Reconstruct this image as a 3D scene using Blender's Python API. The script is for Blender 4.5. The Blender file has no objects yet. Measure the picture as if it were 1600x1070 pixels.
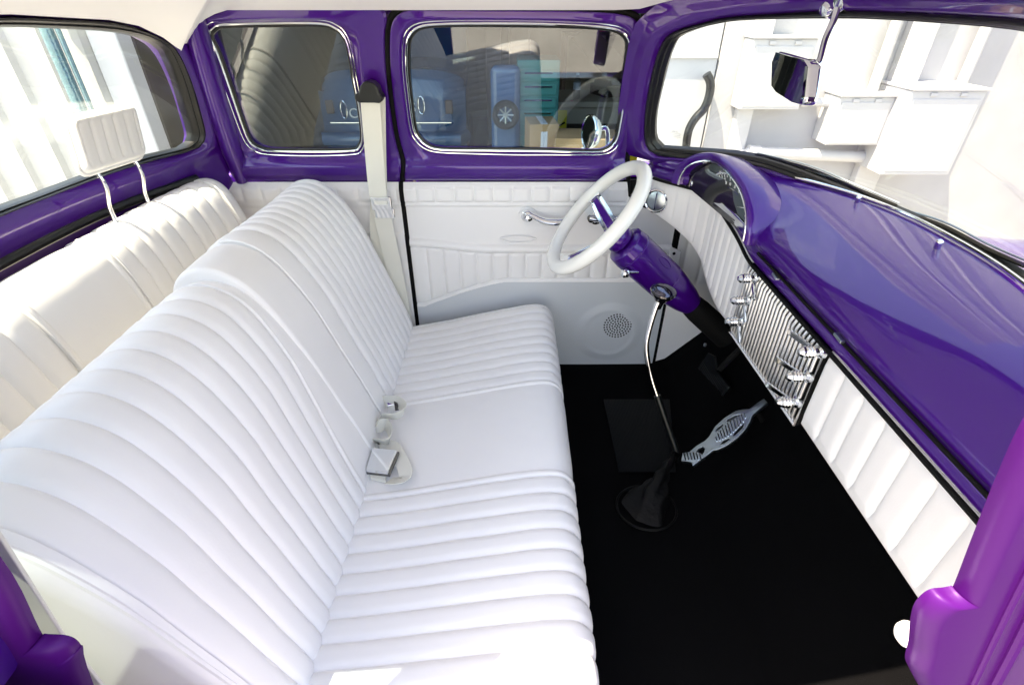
import bpy, bmesh, math, random
import numpy as np
from mathutils import Vector, Matrix, noise
random.seed(7); rng = np.random.default_rng(7)
sc = bpy.context.scene
COL = sc.collection
R = math.radians

# ------------------------------------------------------------ camera, world, sun
FPX = 800.0; PITCH = math.atan(545 / FPX); CAM = np.array([0.0, -0.93, 1.66])
cd = bpy.data.cameras.new('camera'); cam = bpy.data.objects.new('camera', cd); COL.objects.link(cam)
cam.location = CAM; cam.rotation_euler = (math.pi / 2 - PITCH, 0, 0)
cd.sensor_width = 36; cd.lens = 36 * FPX / 1600; cd.clip_start = 0.01; cd.clip_end = 500
sc.camera = cam
SUN = Vector((-0.45, -0.165, 1.0)).normalized()
w = bpy.data.worlds.new('World'); sc.world = w; w.use_nodes = True
nt = w.node_tree; sky = nt.nodes.new('ShaderNodeTexSky'); sky.sky_type = 'NISHITA'; sky.sun_disc = False
sky.sun_elevation = math.asin(SUN.z); sky.sun_rotation = math.atan2(SUN.x, SUN.y)
nt.links.new(sky.outputs[0], nt.nodes['Background'].inputs[0]); nt.nodes['Background'].inputs[1].default_value = 0.15
sl = bpy.data.lights.new('sun', 'SUN'); so = bpy.data.objects.new('sun', sl); COL.objects.link(so)
sl.energy = 3.6; sl.angle = R(0.5); sl.color = (1, .98, .955)
so.rotation_euler = SUN.to_track_quat('Z', 'Y').to_euler()
sc.view_settings.view_transform = 'Standard'; sc.view_settings.look = 'None'
sc.view_settings.exposure = 2.54
sc.view_settings.use_white_balance = True; sc.view_settings.white_balance_temperature = 8900; sc.view_settings.white_balance_tint = 14
sc.view_settings.gamma = 1
sc.render.engine = 'CYCLES'; sc.cycles.max_bounces = 10; sc.cycles.transparent_max_bounces = 16
sc.cycles.diffuse_bounces = 6

def smooth(x): x = min(1, max(0, x)); return x * x * (3 - 2 * x)
# ------------------------------------------------------------ surveying helpers: where a sight line meets a real surface
cp, sp_ = math.cos(PITCH), math.sin(PITCH)
def ray(px, py):
    u = (px - 800) / FPX; v = (535 - py) / FPX
    return np.array([u, cp + sp_ * v, -sp_ + cp * v])
def atX(px, py, x): d = ray(px, py); return CAM + d * ((x - CAM[0]) / d[0])
def atY(px, py, y): d = ray(px, py); return CAM + d * ((y - CAM[1]) / d[1])
def atZ(px, py, z): d = ray(px, py); return CAM + d * ((z - CAM[2]) / d[2])
def hit(px, py, fn, lo=.05, hi=4.0):
    if fn is f_wind: lo = .40
    d = ray(px, py); ts = np.linspace(lo, hi, 400); prev = fn(CAM + d * ts[0])
    for a, b in zip(ts[:-1], ts[1:]):
        cur = fn(CAM + d * b)
        if prev * cur <= 0:
            for _ in range(30):
                m = (a + b) / 2; fm = fn(CAM + d * m)
                if prev * fm <= 0: b = m
                else: a = m; prev = fm
            return CAM + d * (a + b) / 2
        prev = cur
    raise RuntimeError('no hit %s %s' % (px, py))

# ------------------------------------------------------------ materials
def mat(name, col, rough=.5, metal=0.0, coat=0.0, bump=None, spec=None, var=0.0, varscale=5.0, sheen=0, coat_rough=.03):
    m = bpy.data.materials.new(name); m.use_nodes = True; n = m.node_tree.nodes; l = m.node_tree.links
    b = n['Principled BSDF']; b.inputs['Base Color'].default_value = (*col, 1)
    b.inputs['Roughness'].default_value = rough; b.inputs['Metallic'].default_value = metal
    b.inputs['Coat Weight'].default_value = coat; b.inputs['Coat Roughness'].default_value = coat_rough
    if spec is not None: b.inputs['Specular IOR Level'].default_value = spec
    tc = n.new('ShaderNodeTexCoord')
    if var > 0:
        nz = n.new('ShaderNodeTexNoise'); nz.inputs['Scale'].default_value = varscale; nz.inputs['Detail'].default_value = 6
        l.new(tc.outputs['Object'], nz.inputs['Vector'])
        mp = n.new('ShaderNodeMapRange'); mp.inputs[1].default_value = .3; mp.inputs[2].default_value = .7
        mp.inputs[3].default_value = 1 - var; mp.inputs[4].default_value = 1 + var * .4
        l.new(nz.outputs[0], mp.inputs[0])
        mx = n.new('ShaderNodeVectorMath'); mx.operation = 'SCALE'; mx.inputs[0].default_value = col
        l.new(mp.outputs[0], mx.inputs['Scale']); l.new(mx.outputs[0], b.inputs['Base Color'])
    if bump:
        sc_, st = bump[:2]; nz = n.new('ShaderNodeTexNoise'); nz.inputs['Scale'].default_value = sc_; nz.inputs['Detail'].default_value = 4
        l.new(tc.outputs['Object'], nz.inputs['Vector'])
        bp = n.new('ShaderNodeBump'); bp.inputs['Strength'].default_value = st; bp.inputs['Distance'].default_value = bump[2] if len(bump) > 2 else .002
        l.new(nz.outputs[0], bp.inputs['Height']); l.new(bp.outputs[0], b.inputs['Normal'])
    return m
M = {}
M['leather'] = mat('white_leather', (.84, .83, .825), .42, bump=(260, .25, .0006), var=.03, varscale=3)
M['leather2'] = mat('cream_leather', (.82, .815, .80), .45, bump=(260, .25, .0006), var=.03, varscale=3)
M['vinyl'] = mat('grey_white_vinyl', (.60, .63, .66), .38, bump=(300, .2, .0005))
M['headliner'] = mat('headliner_cloth', (.86, .85, .84), .8, bump=(500, .3, .0005))
M['purple'] = mat('purple_paint', (.052, .002, .19), .35, metal=.25, spec=.15, coat=1.0, bump=(18, .05, .002))
M['purple'].node_tree.nodes['Principled BSDF'].inputs['Coat IOR'].default_value = 1.5
M['jamb'] = mat('satin_purple_jamb', (.052, .002, .098), .5, metal=.1, spec=.1, coat=.12, coat_rough=.35, bump=(60, .1, .001))  # same purple paint, made darker and rougher to subdue bright reflections
M['chrome'] = mat('chrome', (.85, .87, .88), .07, metal=1)
M['smoke'] = mat('smoked_chrome', (.13, .13, .17), .08, metal=1)
M['satin'] = mat('satin_chrome', (.90, .91, .92), .45, metal=1)
M['steel'] = mat('brushed_alloy', (.45, .52, .55), .3, metal=1, bump=(200, .2, .0005))
M['rubber'] = mat('black_rubber', (.004, .005, .005), .33)
M['black'] = mat('matt_black', (.003, .003, .003), .75, spec=.2)
M['gloss'] = mat('gloss_black', (.006, .006, .007), .08, coat=1)
M['carpet'] = mat('black_carpet', (.0035, .0035, .004), .95, bump=(900, 1, .004), spec=.05)
M['mat'] = mat('heel_pad_rubber', (.003, .0038, .0048), .5, spec=.3)
M['belt'] = mat('belt_webbing', (.72, .71, .64), .7, bump=(900, .4, .0006))
M['wheelplastic'] = mat('ivory_rim', (.86, .85, .80), .22, coat=.5)
M['dial'] = mat('dial_grey', (.05, .07, .08), .3)
M['white'] = mat('white_paint', (.40, .40, .41), .6, var=.08, bump=(12, .3, .004))
M['whitebox'] = mat('white_enamel', (.82, .82, .82), .45, var=.05)
M['wallbox'] = mat('greyed_white_enamel', (.47, .47, .48), .45, var=.06)  # white enamel toned down so the bright wall fittings do not clip
M['fence'] = mat('corrugated_white', (.46, .46, .45), .5, var=.06)
M['greywall'] = mat('grey_painted_metal', (.46, .48, .50), .5, var=.08)
M['concrete'] = mat('concrete', (.36, .35, .33), .85, var=.2, varscale=2, bump=(40, .5, .01))
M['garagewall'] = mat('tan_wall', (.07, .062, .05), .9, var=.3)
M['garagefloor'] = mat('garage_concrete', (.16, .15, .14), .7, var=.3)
M['blue'] = mat('blue_car_paint', (.015, .10, .24), .25, coat=1)
M['teal'] = mat('teal_paint', (.01, .22, .22), .35, coat=.4)
M['tyre'] = mat('tyre', (.015, .015, .015), .8)
M['desk'] = mat('beige_metal', (.45, .40, .33), .5, var=.1)
M['card'] = mat('cardboard', (.42, .27, .15), .85, var=.15)
M['yellow'] = mat('yellow_tape', (.85, .72, .03), .5)
M['pink'] = mat('pink_sticker', (.75, .08, .16), .5)
M['label'] = mat('bottle_label', (.6, .65, .75), .5)
M['brown'] = mat('dark_wood', (.09, .045, .03), .6, var=.3)
M['red'] = mat('red_plastic', (.5, .03, .03), .4)
M['greenp'] = mat('green_plastic', (.03, .22, .06), .4)
M['tealglass'] = mat('teal_pipe', (.10, .22, .26), .12, metal=.4, coat=1, bump=(25, .7, .01))
def glassmat(name, tint, ior=1.5):
    m = bpy.data.materials.new(name); m.use_nodes = True; n = m.node_tree.nodes; l = m.node_tree.links
    for x in list(n): n.remove(x)
    o = n.new('ShaderNodeOutputMaterial'); mx = n.new('ShaderNodeMixShader'); t = n.new('ShaderNodeBsdfTransparent'); g = n.new('ShaderNodeBsdfGlossy')
    fr = n.new('ShaderNodeFresnel'); ge = n.new('ShaderNodeNewGeometry'); mr = n.new('ShaderNodeMapRange'); mr.inputs[3].default_value = ior; mr.inputs[4].default_value = 1 / ior
    l.new(ge.outputs['Backfacing'], mr.inputs[0]); l.new(mr.outputs[0], fr.inputs[0])
    t.inputs[0].default_value = (*tint, 1); g.inputs[0].default_value = (1, 1, 1, 1); g.inputs['Roughness'].default_value = 0.0
    l.new(fr.outputs[0], mx.inputs[0]); l.new(t.outputs[0], mx.inputs[1]); l.new(g.outputs[0], mx.inputs[2]); l.new(mx.outputs[0], o.inputs[0])
    return m
M['glass'] = glassmat('window_glass', (.93, .965, .95))
M['sideglass'] = glassmat('tinted_side_glass', (.62, .72, .73), 1.8)
M['mirror'] = mat('mirror_silver', (.35, .42, .40), .02, metal=1)
M['bottle'] = glassmat('bottle_plastic', (.8, .86, .9))

# ------------------------------------------------------------ mesh builder
class MB:
    def __init__(s): s.v = []; s.f = []
    def add(s, vs, fs):
        o = len(s.v); s.v += [tuple(map(float, p)) for p in vs]; s.f += [tuple(i + o for i in f) for f in fs]; return s
    def box(s, c, d, rot=None):
        c = np.array(c, float); h = np.array(d, float) / 2
        vs = [np.array([x, y, z]) * h for x in (-1, 1) for y in (-1, 1) for z in (-1, 1)]
        if rot is not None: vs = [np.array(rot @ Vector(v)) for v in vs]
        return s.add([v + c for v in vs], [(0, 1, 3, 2), (4, 6, 7, 5), (0, 4, 5, 1), (2, 3, 7, 6), (0, 2, 6, 4), (1, 5, 7, 3)])
    def loft(s, rings, closed=True, caps=False, wrap=False):
        n = len(rings[0]); vs = [p for r in rings for p in r]; fs = []
        m = len(rings)
        for i in range(m if wrap else m - 1):
            a = i * n; b = ((i + 1) % m) * n
            for j in range(n if closed else n - 1):
                k = (j + 1) % n; fs.append((a + j, a + k, b + k, b + j))
        if caps: fs.append(tuple(range(n))[::-1]); fs.append(tuple((m - 1) * n + j for j in range(n)))
        return s.add(vs, fs)
    def tube(s, path, r, n=10, closed=False, flat=1.0):
        P = [np.array(p, float) for p in path]; m = len(P); rs = r if hasattr(r, '__len__') else [r] * m
        rings = []; up = None
        for i in range(m):
            t = (P[(i + 1) % m] - P[i - 1]) if closed else (P[min(i + 1, m - 1)] - P[max(i - 1, 0)])
            t = t / (np.linalg.norm(t) + 1e-12)
            if up is None:
                up = np.array([0, 0, 1.0]) if abs(t[2]) < .9 else np.array([1.0, 0, 0])
            a = np.cross(t, up); a /= np.linalg.norm(a) + 1e-12; b = np.cross(a, t); up = b
            rings.append([P[i] + rs[i] * (math.cos(q) * a + flat * math.sin(q) * b) for q in np.linspace(0, 2 * math.pi, n, endpoint=False)])
        return s.loft(rings, True, caps=not closed, wrap=closed)
    def lathe(s, o, ax, prof, n=32, caps=True):
        o = np.array(o, float); ax = np.array(ax, float); ax /= np.linalg.norm(ax)
        up = np.array([0, 0, 1.0]) if abs(ax[2]) < .9 else np.array([1.0, 0, 0])
        a = np.cross(ax, up); a /= np.linalg.norm(a); b = np.cross(a, ax)
        rings = [[o + ax * h + r * (math.cos(q) * a + math.sin(q) * b) for q in np.linspace(0, 2 * math.pi, n, endpoint=False)] for h, r in prof]
        return s.loft(rings, True, caps=caps)
    def prism(s, pts, off):
        n = len(pts); off = np.array(off, float); A = [np.array(p, float) for p in pts]; B = [p + off for p in A]
        return s.add(A + B, [tuple(range(n))[::-1], tuple(range(n, 2 * n))] + [(i, (i + 1) % n, n + (i + 1) % n, n + i) for i in range(n)])
    def build(s, name, m, parent=None, bevel=0, angle=35, smooth=True, loc=None):
        me = bpy.data.meshes.new(name)
        v = s.v
        base = np.array(loc if loc is not None else (0, 0, 0), float)
        if parent is not None and loc is None: base = np.array(parent.matrix_world.translation)
        me.from_pydata([tuple(np.array(p) - base) for p in v], [], s.f); me.validate()
        bm = bmesh.new(); bm.from_mesh(me)
        bmesh.ops.remove_doubles(bm, verts=bm.verts, dist=1e-6)
        bmesh.ops.recalc_face_normals(bm, faces=bm.faces); bm.to_mesh(me); bm.free()
        o = bpy.data.objects.new(name, me); COL.objects.link(o)
        o.location = tuple(base) if parent is None else (0, 0, 0)
        if parent is not None:
            o.parent = parent
        me.materials.append(M[m])
        if bevel:
            b = o.modifiers.new('bevel', 'BEVEL'); b.width = bevel; b.segments = 3; b.limit_method = 'ANGLE'; b.angle_limit = R(40)
        if smooth:
            for p in me.polygons: p.use_smooth = True
            me.set_sharp_from_angle(angle=R(angle))
            if bevel:
                wn = o.modifiers.new('wn', 'WEIGHTED_NORMAL'); wn.keep_sharp = True
        return o
def tag(o, label=None, cat=None, group=None, kind=None):
    if label: o['label'] = label
    if cat: o['category'] = cat
    if group: o['group'] = group
    if kind: o['kind'] = kind
    return o
def empty(name, loc=(0, 0, 0)):
    o = bpy.data.objects.new(name, None); COL.objects.link(o); o.location = loc; o.empty_display_size = .1
    bpy.context.view_layer.update(); return o
def catmull(pts, closed=True, n=8):
    P = [np.array(p, float) for p in pts]; m = len(P); out = []
    for i in range(m if closed else m - 1):
        if closed: a, b, c, d = P[i - 1], P[i], P[(i + 1) % m], P[(i + 2) % m]
        else: a, b, c, d = P[max(i - 1, 0)], P[i], P[i + 1], P[min(i + 2, m - 1)]
        for k in range(n):
            t = k / n
            out.append(.5 * ((2 * b) + (c - a) * t + (2 * a - 5 * b + 4 * c - d) * t * t + (3 * b - a - 3 * c + d) * t ** 3))
    if not closed: out.append(P[-1])
    return out
def by_angle(poly, c, n=240):
    P = np.array(poly) - c; Q = np.roll(P, -1, axis=0); out = []
    for q in np.linspace(0, 2 * math.pi, n, endpoint=False):
        d = np.array([math.cos(q), math.sin(q)]); best = 0
        e = Q - P; den = d[0] * e[:, 1] - d[1] * e[:, 0]
        with np.errstate(divide='ignore', invalid='ignore'):
            t = (P[:, 0] * e[:, 1] - P[:, 1] * e[:, 0]) / den
            s = (P[:, 0] * d[1] - P[:, 1] * d[0]) / den
        ok = (np.abs(den) > 1e-14) & (s >= -1e-6) & (s <= 1 + 1e-6) & (t > 0)
        best = t[ok].max() if ok.any() else 0
        out.append(c + d * best)
    return np.array(out)
def ring_panel(mb, outer, inner, S, prof, back=.05, n=240, nt=18):
    c = (np.min(inner, axis=0) + np.max(inner, axis=0)) / 2
    A = by_angle(outer, c, n); B = by_angle(inner, c, n)
    ts = np.linspace(0, 1, nt); ws = np.interp(ts, [p[0] for p in prof], [p[1] for p in prof])
    rings = [[S(*(a + (b - a) * t), w) for a, b in zip(A, B)] for t, w in zip(ts, ws)]
    rings.append([S(*b, back) for b in B]); rings.append([S(*a, back) for a in A])
    return mb.loft(rings, True, wrap=True)
def pane(mb, cont, S, w0=.02, th=.005, n=240, grow=.008):
    c = (np.min(cont, axis=0) + np.max(cont, axis=0)) / 2; A = by_angle(cont, c, n)
    dirs = A - c; L = np.linalg.norm(dirs, axis=1)[:, None]; A = A + dirs / L * grow
    ks = [.0001, .2, .4, .6, .8, 1.0]
    rings = [[S(*(c + (a - c) * k), w0) for a in A] for k in ks] + [[S(*(c + (a - c) * k), w0 + th) for a in A] for k in ks[::-1]]
    return mb.loft(rings, True)
def contour_tube(mb, cont, S, r, w=0, grow=0, n=200, flat=1.0):
    c = (np.min(cont, axis=0) + np.max(cont, axis=0)) / 2; A = by_angle(cont, c, n)
    d = A - c; A = A + d / np.linalg.norm(d, axis=1)[:, None] * grow
    return mb.tube([S(*a, w) for a in A], r, 8, closed=True)
def flatfill(name, outer, holes, to3d, thick, m, parent=None, bevel=0.0):
    cu = bpy.data.curves.new(name, 'CURVE'); cu.dimensions = '2D'; cu.fill_mode = 'BOTH'; cu.extrude = thick / 2; cu.bevel_depth = bevel; cu.bevel_resolution = 2
    for loop in [outer] + holes:
        s = cu.splines.new('POLY'); s.points.add(len(loop) - 1); s.use_cyclic_u = True
        for p, q in zip(s.points, loop): p.co = (q[0], q[1], 0, 1)
    t = bpy.data.objects.new('tmp', cu); COL.objects.link(t)
    me = bpy.data.meshes.new_from_object(t.evaluated_get(bpy.context.evaluated_depsgraph_get()))
    bpy.data.objects.remove(t)
    mb = MB(); mb.add([to3d(v.co.x, v.co.y, v.co.z) for v in me.vertices], [tuple(p.vertices) for p in me.polygons])
    bpy.data.meshes.remove(me)
    return mb.build(name, m, parent)
def text_mb(mb, body, size, to3d, depth=.002):
    cu = bpy.data.curves.new('t', 'FONT'); cu.body = body; cu.size = size; cu.extrude = depth; cu.align_x = 'CENTER'; cu.align_y = 'CENTER'
    t = bpy.data.objects.new('tmp', cu); COL.objects.link(t)
    me = bpy.data.meshes.new_from_object(t.evaluated_get(bpy.context.evaluated_depsgraph_get()))
    bpy.data.objects.remove(t)
    mb.add([to3d(v.co.x, v.co.y, v.co.z) for v in me.vertices], [tuple(p.vertices) for p in me.polygons])
    bpy.data.meshes.remove(me); return mb

# ------------------------------------------------------------ the car's own surfaces
SZ = [-1, 1.160, 1.168, 1.19, 1.215, 1.236, 1.26, 1.62, 1.8]; SY = [.72, .72, .703, .690, .688, .698, .697, .605, .56]
def sideY(z): return float(np.interp(z, SZ, SY))
def S_side(a, b, w): return np.array([a, sideY(b) + w, b])
def S_pass(a, b, w): return np.array([a, -sideY(b) - w, b])
def Xr(Y, z): return -1.03 + .12 * (abs(Y) / .62) ** 3 + .3 * (z - 1.29)
def S_rear(a, b, w): return np.array([Xr(a, b) - w, a, b])
def Xw(Y, z): return .87 - .61 * (z - 1.27) - .45 * (abs(Y) / .66) ** 2.5 + (.09 * smooth((-Y - .30) / .3) if Y < 0 else 0)
def S_wind(a, b, w):
    e = .01; n = np.array([1, -(Xw(a + e, b) - Xw(a - e, b)) / (2 * e), .61]); n /= np.linalg.norm(n)
    return np.array([Xw(a, b), a, b]) + n * w
f_side = lambda p: p[1] - sideY(p[2]); f_rear = lambda p: Xr(p[1], p[2]) - p[0]; f_wind = lambda p: p[0] - Xw(p[1], p[2])
def tr(pts, fn, ax): return [np.array([hit(x, y, fn)[ax[0]], hit(x, y, fn)[ax[1]]]) for x, y in pts]

car = empty('vintage_car', (0, 0, 0))
tag(car, 'vintage car with purple painted cabin, white pleated bench seats and white steering wheel', 'car')
M['lips'] = M['purple']

# windows traced: door, quarter, rear, windshield
door_px = [(634, 75), (639, 55), (655, 42), (690, 38), (760, 37), (850, 38), (935, 42), (968, 48), (983, 62), (985, 85), (980, 140), (972, 190), (965, 220), (950, 236), (925, 240), (850, 238), (760, 237), (690, 236), (665, 229), (649, 212), (643, 190), (638, 150), (634, 110)]
quart_px = [(323, 56), (330, 44), (345, 39), (418, 37), (496, 37), (521, 44), (535, 56), (544, 81), (552, 126), (561, 174), (565, 215), (560, 232), (546, 238), (468, 239), (423, 238), (404, 235), (388, 224), (376, 198), (356, 140), (336, 84)]
door_c = catmull(tr(door_px, f_side, (0, 2)), n=4); quart_c = catmull(tr(quart_px, f_side, (0, 2)), n=4)
zb = 1.164
gap_px = [(631, 287), (629, 259), (623, 230), (617, 201), (611, 160), (606, 115), (604, 70), (606, 40), (612, 25), (624, 16), (643, 12), (744, 11), (859, 12), (945, 16), (985, 22), (1000, 32), (1007, 48), (1008, 72), (1003, 115), (995, 161), (986, 215), (981, 259), (979, 287)]
gap = tr(gap_px, f_side, (0, 2))
gap[0] = np.array([-.352, zb]); gap[-1] = np.array([.372, zb])
gap_s = catmull(gap, closed=False, n=4)
door_out = [p for p in gap_s]
gc = np.mean(door_c, axis=0)
def shrink(poly, d): return [p + (gc - p) / np.linalg.norm(gc - p) * d for p in poly]
door_o = shrink(door_out, .006)
door_o[0][1] = zb; door_o[-1][1] = zb

fprof = [(0, .010), (.03, .002), (.08, 0), (.45, -.003), (.62, -.004), (.75, -.001), (.88, .008), (1, .016)]
door = ring_panel(MB(), door_o, door_c, S_side, fprof, .06).build('driver_door', 'purple', car)
tag(door, None)
ch = MB(); contour_tube(ch, door_c, S_side, .0034, .010); contour_tube(ch, door_c, S_side, .0018, .003, .010)
ch.build('window_trim', 'chrome', door)
bk = MB(); contour_tube(bk, door_c, S_side, .006, .018, -.004); bk.build('window_seal', 'rubber', door)
pane(MB(), door_c, S_side, .022).build('window_glass', 'sideglass', door)

# rear quarter panel with its window
zt = 1.628
left = [np.array([Xr(sideY(z), z) + .004, z]) for z in np.linspace(zb, zt, 10)]
right = [p + np.array([-.004, 0]) for p in gap_s if p[0] < -.2][::1]
right = [p for p in right if p[1] < 1.60]
q_out = left + [np.array([-.40, zt + .006])] + [np.array([-.33, zt + .006])] + [right[-1] + np.array([0, .02])] + right[::-1]
q_out[-1][1] = zb
def S_pass(a, b, w): return np.array([a - .085, -sideY(b) - w, b])
def quarter(S, name):
    q = ring_panel(MB(), q_out, quart_c, S, [(0, .006), (.04, 0), (.5, -.003), (.7, -.004), (.86, .004), (1, .016)], .06).build(name, 'purple', car)
    c = MB(); contour_tube(c, quart_c, S, .0034, .010); contour_tube(c, quart_c, S, .0018, .003, .010); c.build('window_trim', 'chrome', q)
    b = MB(); contour_tube(b, quart_c, S, .006, .018, -.004); b.build('window_seal', 'rubber', q)
    pane(MB(), quart_c, S, .022).build('window_glass', 'sideglass', q)
    return q
quarter(S_side, 'quarter_panel'); quarter(S_pass, 'quarter_panel')
# black weatherstrip in the door gap
g3 = [S_side(p[0], p[1], .010) for p in gap_s]
low = [np.array([-.356, .712, z]) for z in (1.15, 1.05, .95, .85, .72, .6, .48)]
lo2 = [np.array([x, .712, z]) for x, z in ((.375, 1.12), (.39, 1.10), (.425, 1.08), (.50, 1.055), (.545, 1.03), (.555, .95), (.56, .8), (.56, .6))]
ws = MB(); ws.tube(low[::-1] + g3 + lo2, .0085, 8); ws.box((-.352, .715, .87), (.03, .03, .022)); ws.box((-.336, .712, .87), (.022, .02, .03))
ws.build('door_seal', 'black', car)

# rear window panel
rin = tr([(0, 324), (60, 303), (118, 281), (170, 262), (220, 245), (262, 236), (290, 229), (300, 219), (302, 206), (290, 165), (280, 130), (271, 106), (263, 88), (255, 75), (232, 61), (188, 51), (118, 46), (0, 43)], f_rear, (1, 2))
rou = tr([(0, 336), (60, 312), (118, 290), (170, 271), (235, 252), (290, 238), (309, 228), (315, 210), (306, 173), (298, 145), (288, 118), (276, 92), (262, 73), (243, 60), (204, 42), (157, 33), (78, 29), (0, 26)], f_rear, (1, 2))
def mirrorY(half):   # half runs bottom (Y small) -> side -> top (Y small)
    b = np.array([0, half[0][1]]); t = np.array([0, half[-1][1]])
    full = [b] + half + [t] + [np.array([-p[0], p[1]]) for p in half[::-1]]
    return catmull(full, n=3)
rin_c = mirrorY(rin); rou_c = mirrorY(rou)
zs = np.linspace(1.12, 1.60, 8)
def cornY(z): return sideY(z) + .006
r_outer = [np.array([0, 1.12]), np.array([.35, 1.12])] + [np.array([cornY(z), z]) for z in zs] + [np.array([.50, 1.635]), np.array([.3, 1.655]), np.array([0, 1.66])]
r_outer = r_outer + [np.array([-p[0], p[1]]) for p in r_outer[::-1][1:-1]]
rp = ring_panel(MB(), r_outer, rou_c, S_rear, [(0, 0), (.35, -.004), (.6, -.016), (.8, -.018), (1, -.006)], .05).build('rear_window_frame', 'purple', car)
ring_panel(MB(), rou_c, rin_c, S_rear, [(0, -.006), (.15, -.016), (.4, -.018), (.6, -.010), (.75, -.012), (.9, -.006), (1, .004)], .02, nt=14).build('window_seal', 'rubber', rp)
pane(MB(), rin_c, S_rear, .004).build('window_glass', 'glass', rp)
# rounded corner posts between the rear window and the side windows
for s in (1, -1):
    lY = lambda z: .698 + (1.26 - z) * .258
    path = [np.array([Xr(lY(z), z) + .016, s * (lY(z) - .012), z]) for z in np.linspace(1.165, 1.62, 20)]
    MB().tube(path, list(np.linspace(.018, .030, 5)) + [.030] * 15, 16).build('rear_pillar', 'purple', car)

MB().tube([np.array([Xr(y, 1.19) + .016, y, 1.205]) for y in np.linspace(-.60, .60, 60)], .013, 10).build('shelf_gap_strip', 'rubber', rp)  # black strip standing in for the dark gap between ledge and rear seat
# windshield frame
win = tr([(1600, 425), (1525, 386), (1450, 356), (1375, 322), (1300, 289), (1225, 259), (1169, 244), (1112, 238), (1045, 234), (1030, 228), (1023, 214), (1024, 180), (1030, 150), (1036, 124), (1042, 100), (1049, 80), (1057, 64), (1067, 56), (1090, 47), (1112, 41), (1169, 33)], f_wind, (1, 2))
wou = tr([(1600, 440), (1525, 400), (1450, 369), (1375, 334), (1300, 299), (1225, 268), (1169, 252), (1112, 246), (1040, 244), (1016, 234), (1008, 212), (1010, 169), (1015, 138), (1021, 110), (1028, 86), (1036, 66), (1043, 56), (1052, 49), (1075, 40), (1110, 31), (1150, 23)], f_wind, (1, 2))
win = [p for p in win if p[0] > .02]; wou = [p for p in wou if p[0] > .02]
zt_in = 1.618; zt_ou = 1.636
win += [np.array([.22, zt_in]), np.array([.08, zt_in + .002])]; wou += [np.array([.24, zt_ou]), np.array([.08, zt_ou + .002])]
win_c = mirrorY(win); wou_c = mirrorY(wou)
w_outer = [np.array([0, 1.235]), np.array([.4, 1.235]), np.array([.66, 1.235]), np.array([.71, 1.25]), np.array([.702, 1.3]), np.array([.685, 1.38]), np.array([.655, 1.47]), np.array([.625, 1.55]), np.array([.60, 1.60]), np.array([.55, 1.645]), np.array([.45, 1.668]), np.array([.25, 1.685]), np.array([0, 1.69])]
w_outer = w_outer + [np.array([-min(p[0], .63), p[1]]) for p in w_outer[::-1][1:-1]]
wf = ring_panel(MB(), w_outer, wou_c, S_wind, [(0, .0), (.3, -.006), (.6, -.014), (.85, -.016), (1, -.008)], .03).build('windshield_frame', 'purple', car)
ring_panel(MB(), wou_c, win_c, S_wind, [(0, -.008), (.12, -.014), (.35, -.014), (.5, -.006), (.7, -.006), (1, .004)], .02, nt=14).build('window_seal', 'rubber', wf)
pane(MB(), win_c, S_wind, .006, .005).build('windshield_glass', 'glass', wf)
tt = MB()
pc = hit(1056, 211, f_wind)
eY = np.array([(Xw(pc[1] + .01, pc[2]) - Xw(pc[1] - .01, pc[2])) / .02, 1, 0]); eY /= np.linalg.norm(eY); eZ = np.array([-.61, 0, 1]) / math.hypot(.61, 1)
for k, (s_, h_) in enumerate([('LOF A', .0065), ('SAFETY PLATE GLASS', .0035), ('LAMINATED AS1', .0035), ('M 12 DOT 18', .0035), ('M', .003)]):
    text_mb(tt, s_, h_, lambda x, y, z, k=k: pc + (-eY) * x + eZ * (y + .010 - k * .0058) + np.array([-.001, 0, 0]) * z, .0002)
tt.build('glass_marking', 'black', wf)

# roof: headliner and outer skin
def roof_loop():
    L = []
    side = [(x, sideY(1.625) - .002, 1.625) for x in np.linspace(-.76, .26, 24)]
    # rear edge follows rear frame top, front edge follows windshield frame top
    rear = []
    for x, y in ((0, 27), (78, 31), (157, 35), (204, 44), (243, 62), (262, 76), (272, 82)):
        p = hit(x, y, f_rear); rear.append((p[0] + .022, p[1] * .995, p[2] + .004))
    rear = [(rear[0][0], 0, rear[0][2] + .003)] + rear
    for x, y in ((282, 84), (291, 80), (299, 70), (306, 57), (315, 42), (327, 30), (342, 22)):
        p = hit(x, y, f_side); rear.append((p[0], p[1] - .022, p[2]))
    side = [q_ for q_ in side if q_[0] > rear[-1][0] + .02]
    front = [(Xw(y, z) - .01, y, z) for y, z in [(.58, 1.628), (.52, 1.648), (.42, 1.662), (.28, 1.676), (.14, 1.684), (0, 1.686)]]
    return rear + side + front
hl = roof_loop()
half = [np.array(p) for p in hl]
def lift(p):   # passenger rail sits above the open doorway
    return np.array([p[0], -p[1] - .02, max(p[2], 1.685) if True else p[2]])
full = half + [lift(p) for p in half[::-1]]
cx = np.array([-.15, 0, 1.0])
rings = []
for k in np.linspace(0, 1, 14):
    rr = []
    for p in full:
        q = cx + (p - cx) * (1 - k); z = p[2] * (1 - k) + 1.74 * k
        q[2] = p[2] + (1.775 - p[2]) * (1 - (1 - k) ** 2.2)
        rr.append(q)
    rings.append(rr)
MB().loft(rings[:-1] + [[r * .02 + rings[-1][0] * .98 for r in rings[-2]]]).build('headliner', 'headliner', car, angle=60)
rr2 = [[p + np.array([0, 0, .045]) + (p - cx) * np.array([.06, .06, 0]) for p in r] for r in rings[:-1]]
rr2.insert(0, [p + (p - cx) * np.array([.05, .05, 0]) + np.array([0, 0, -.01]) for p in rings[0]])
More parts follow.
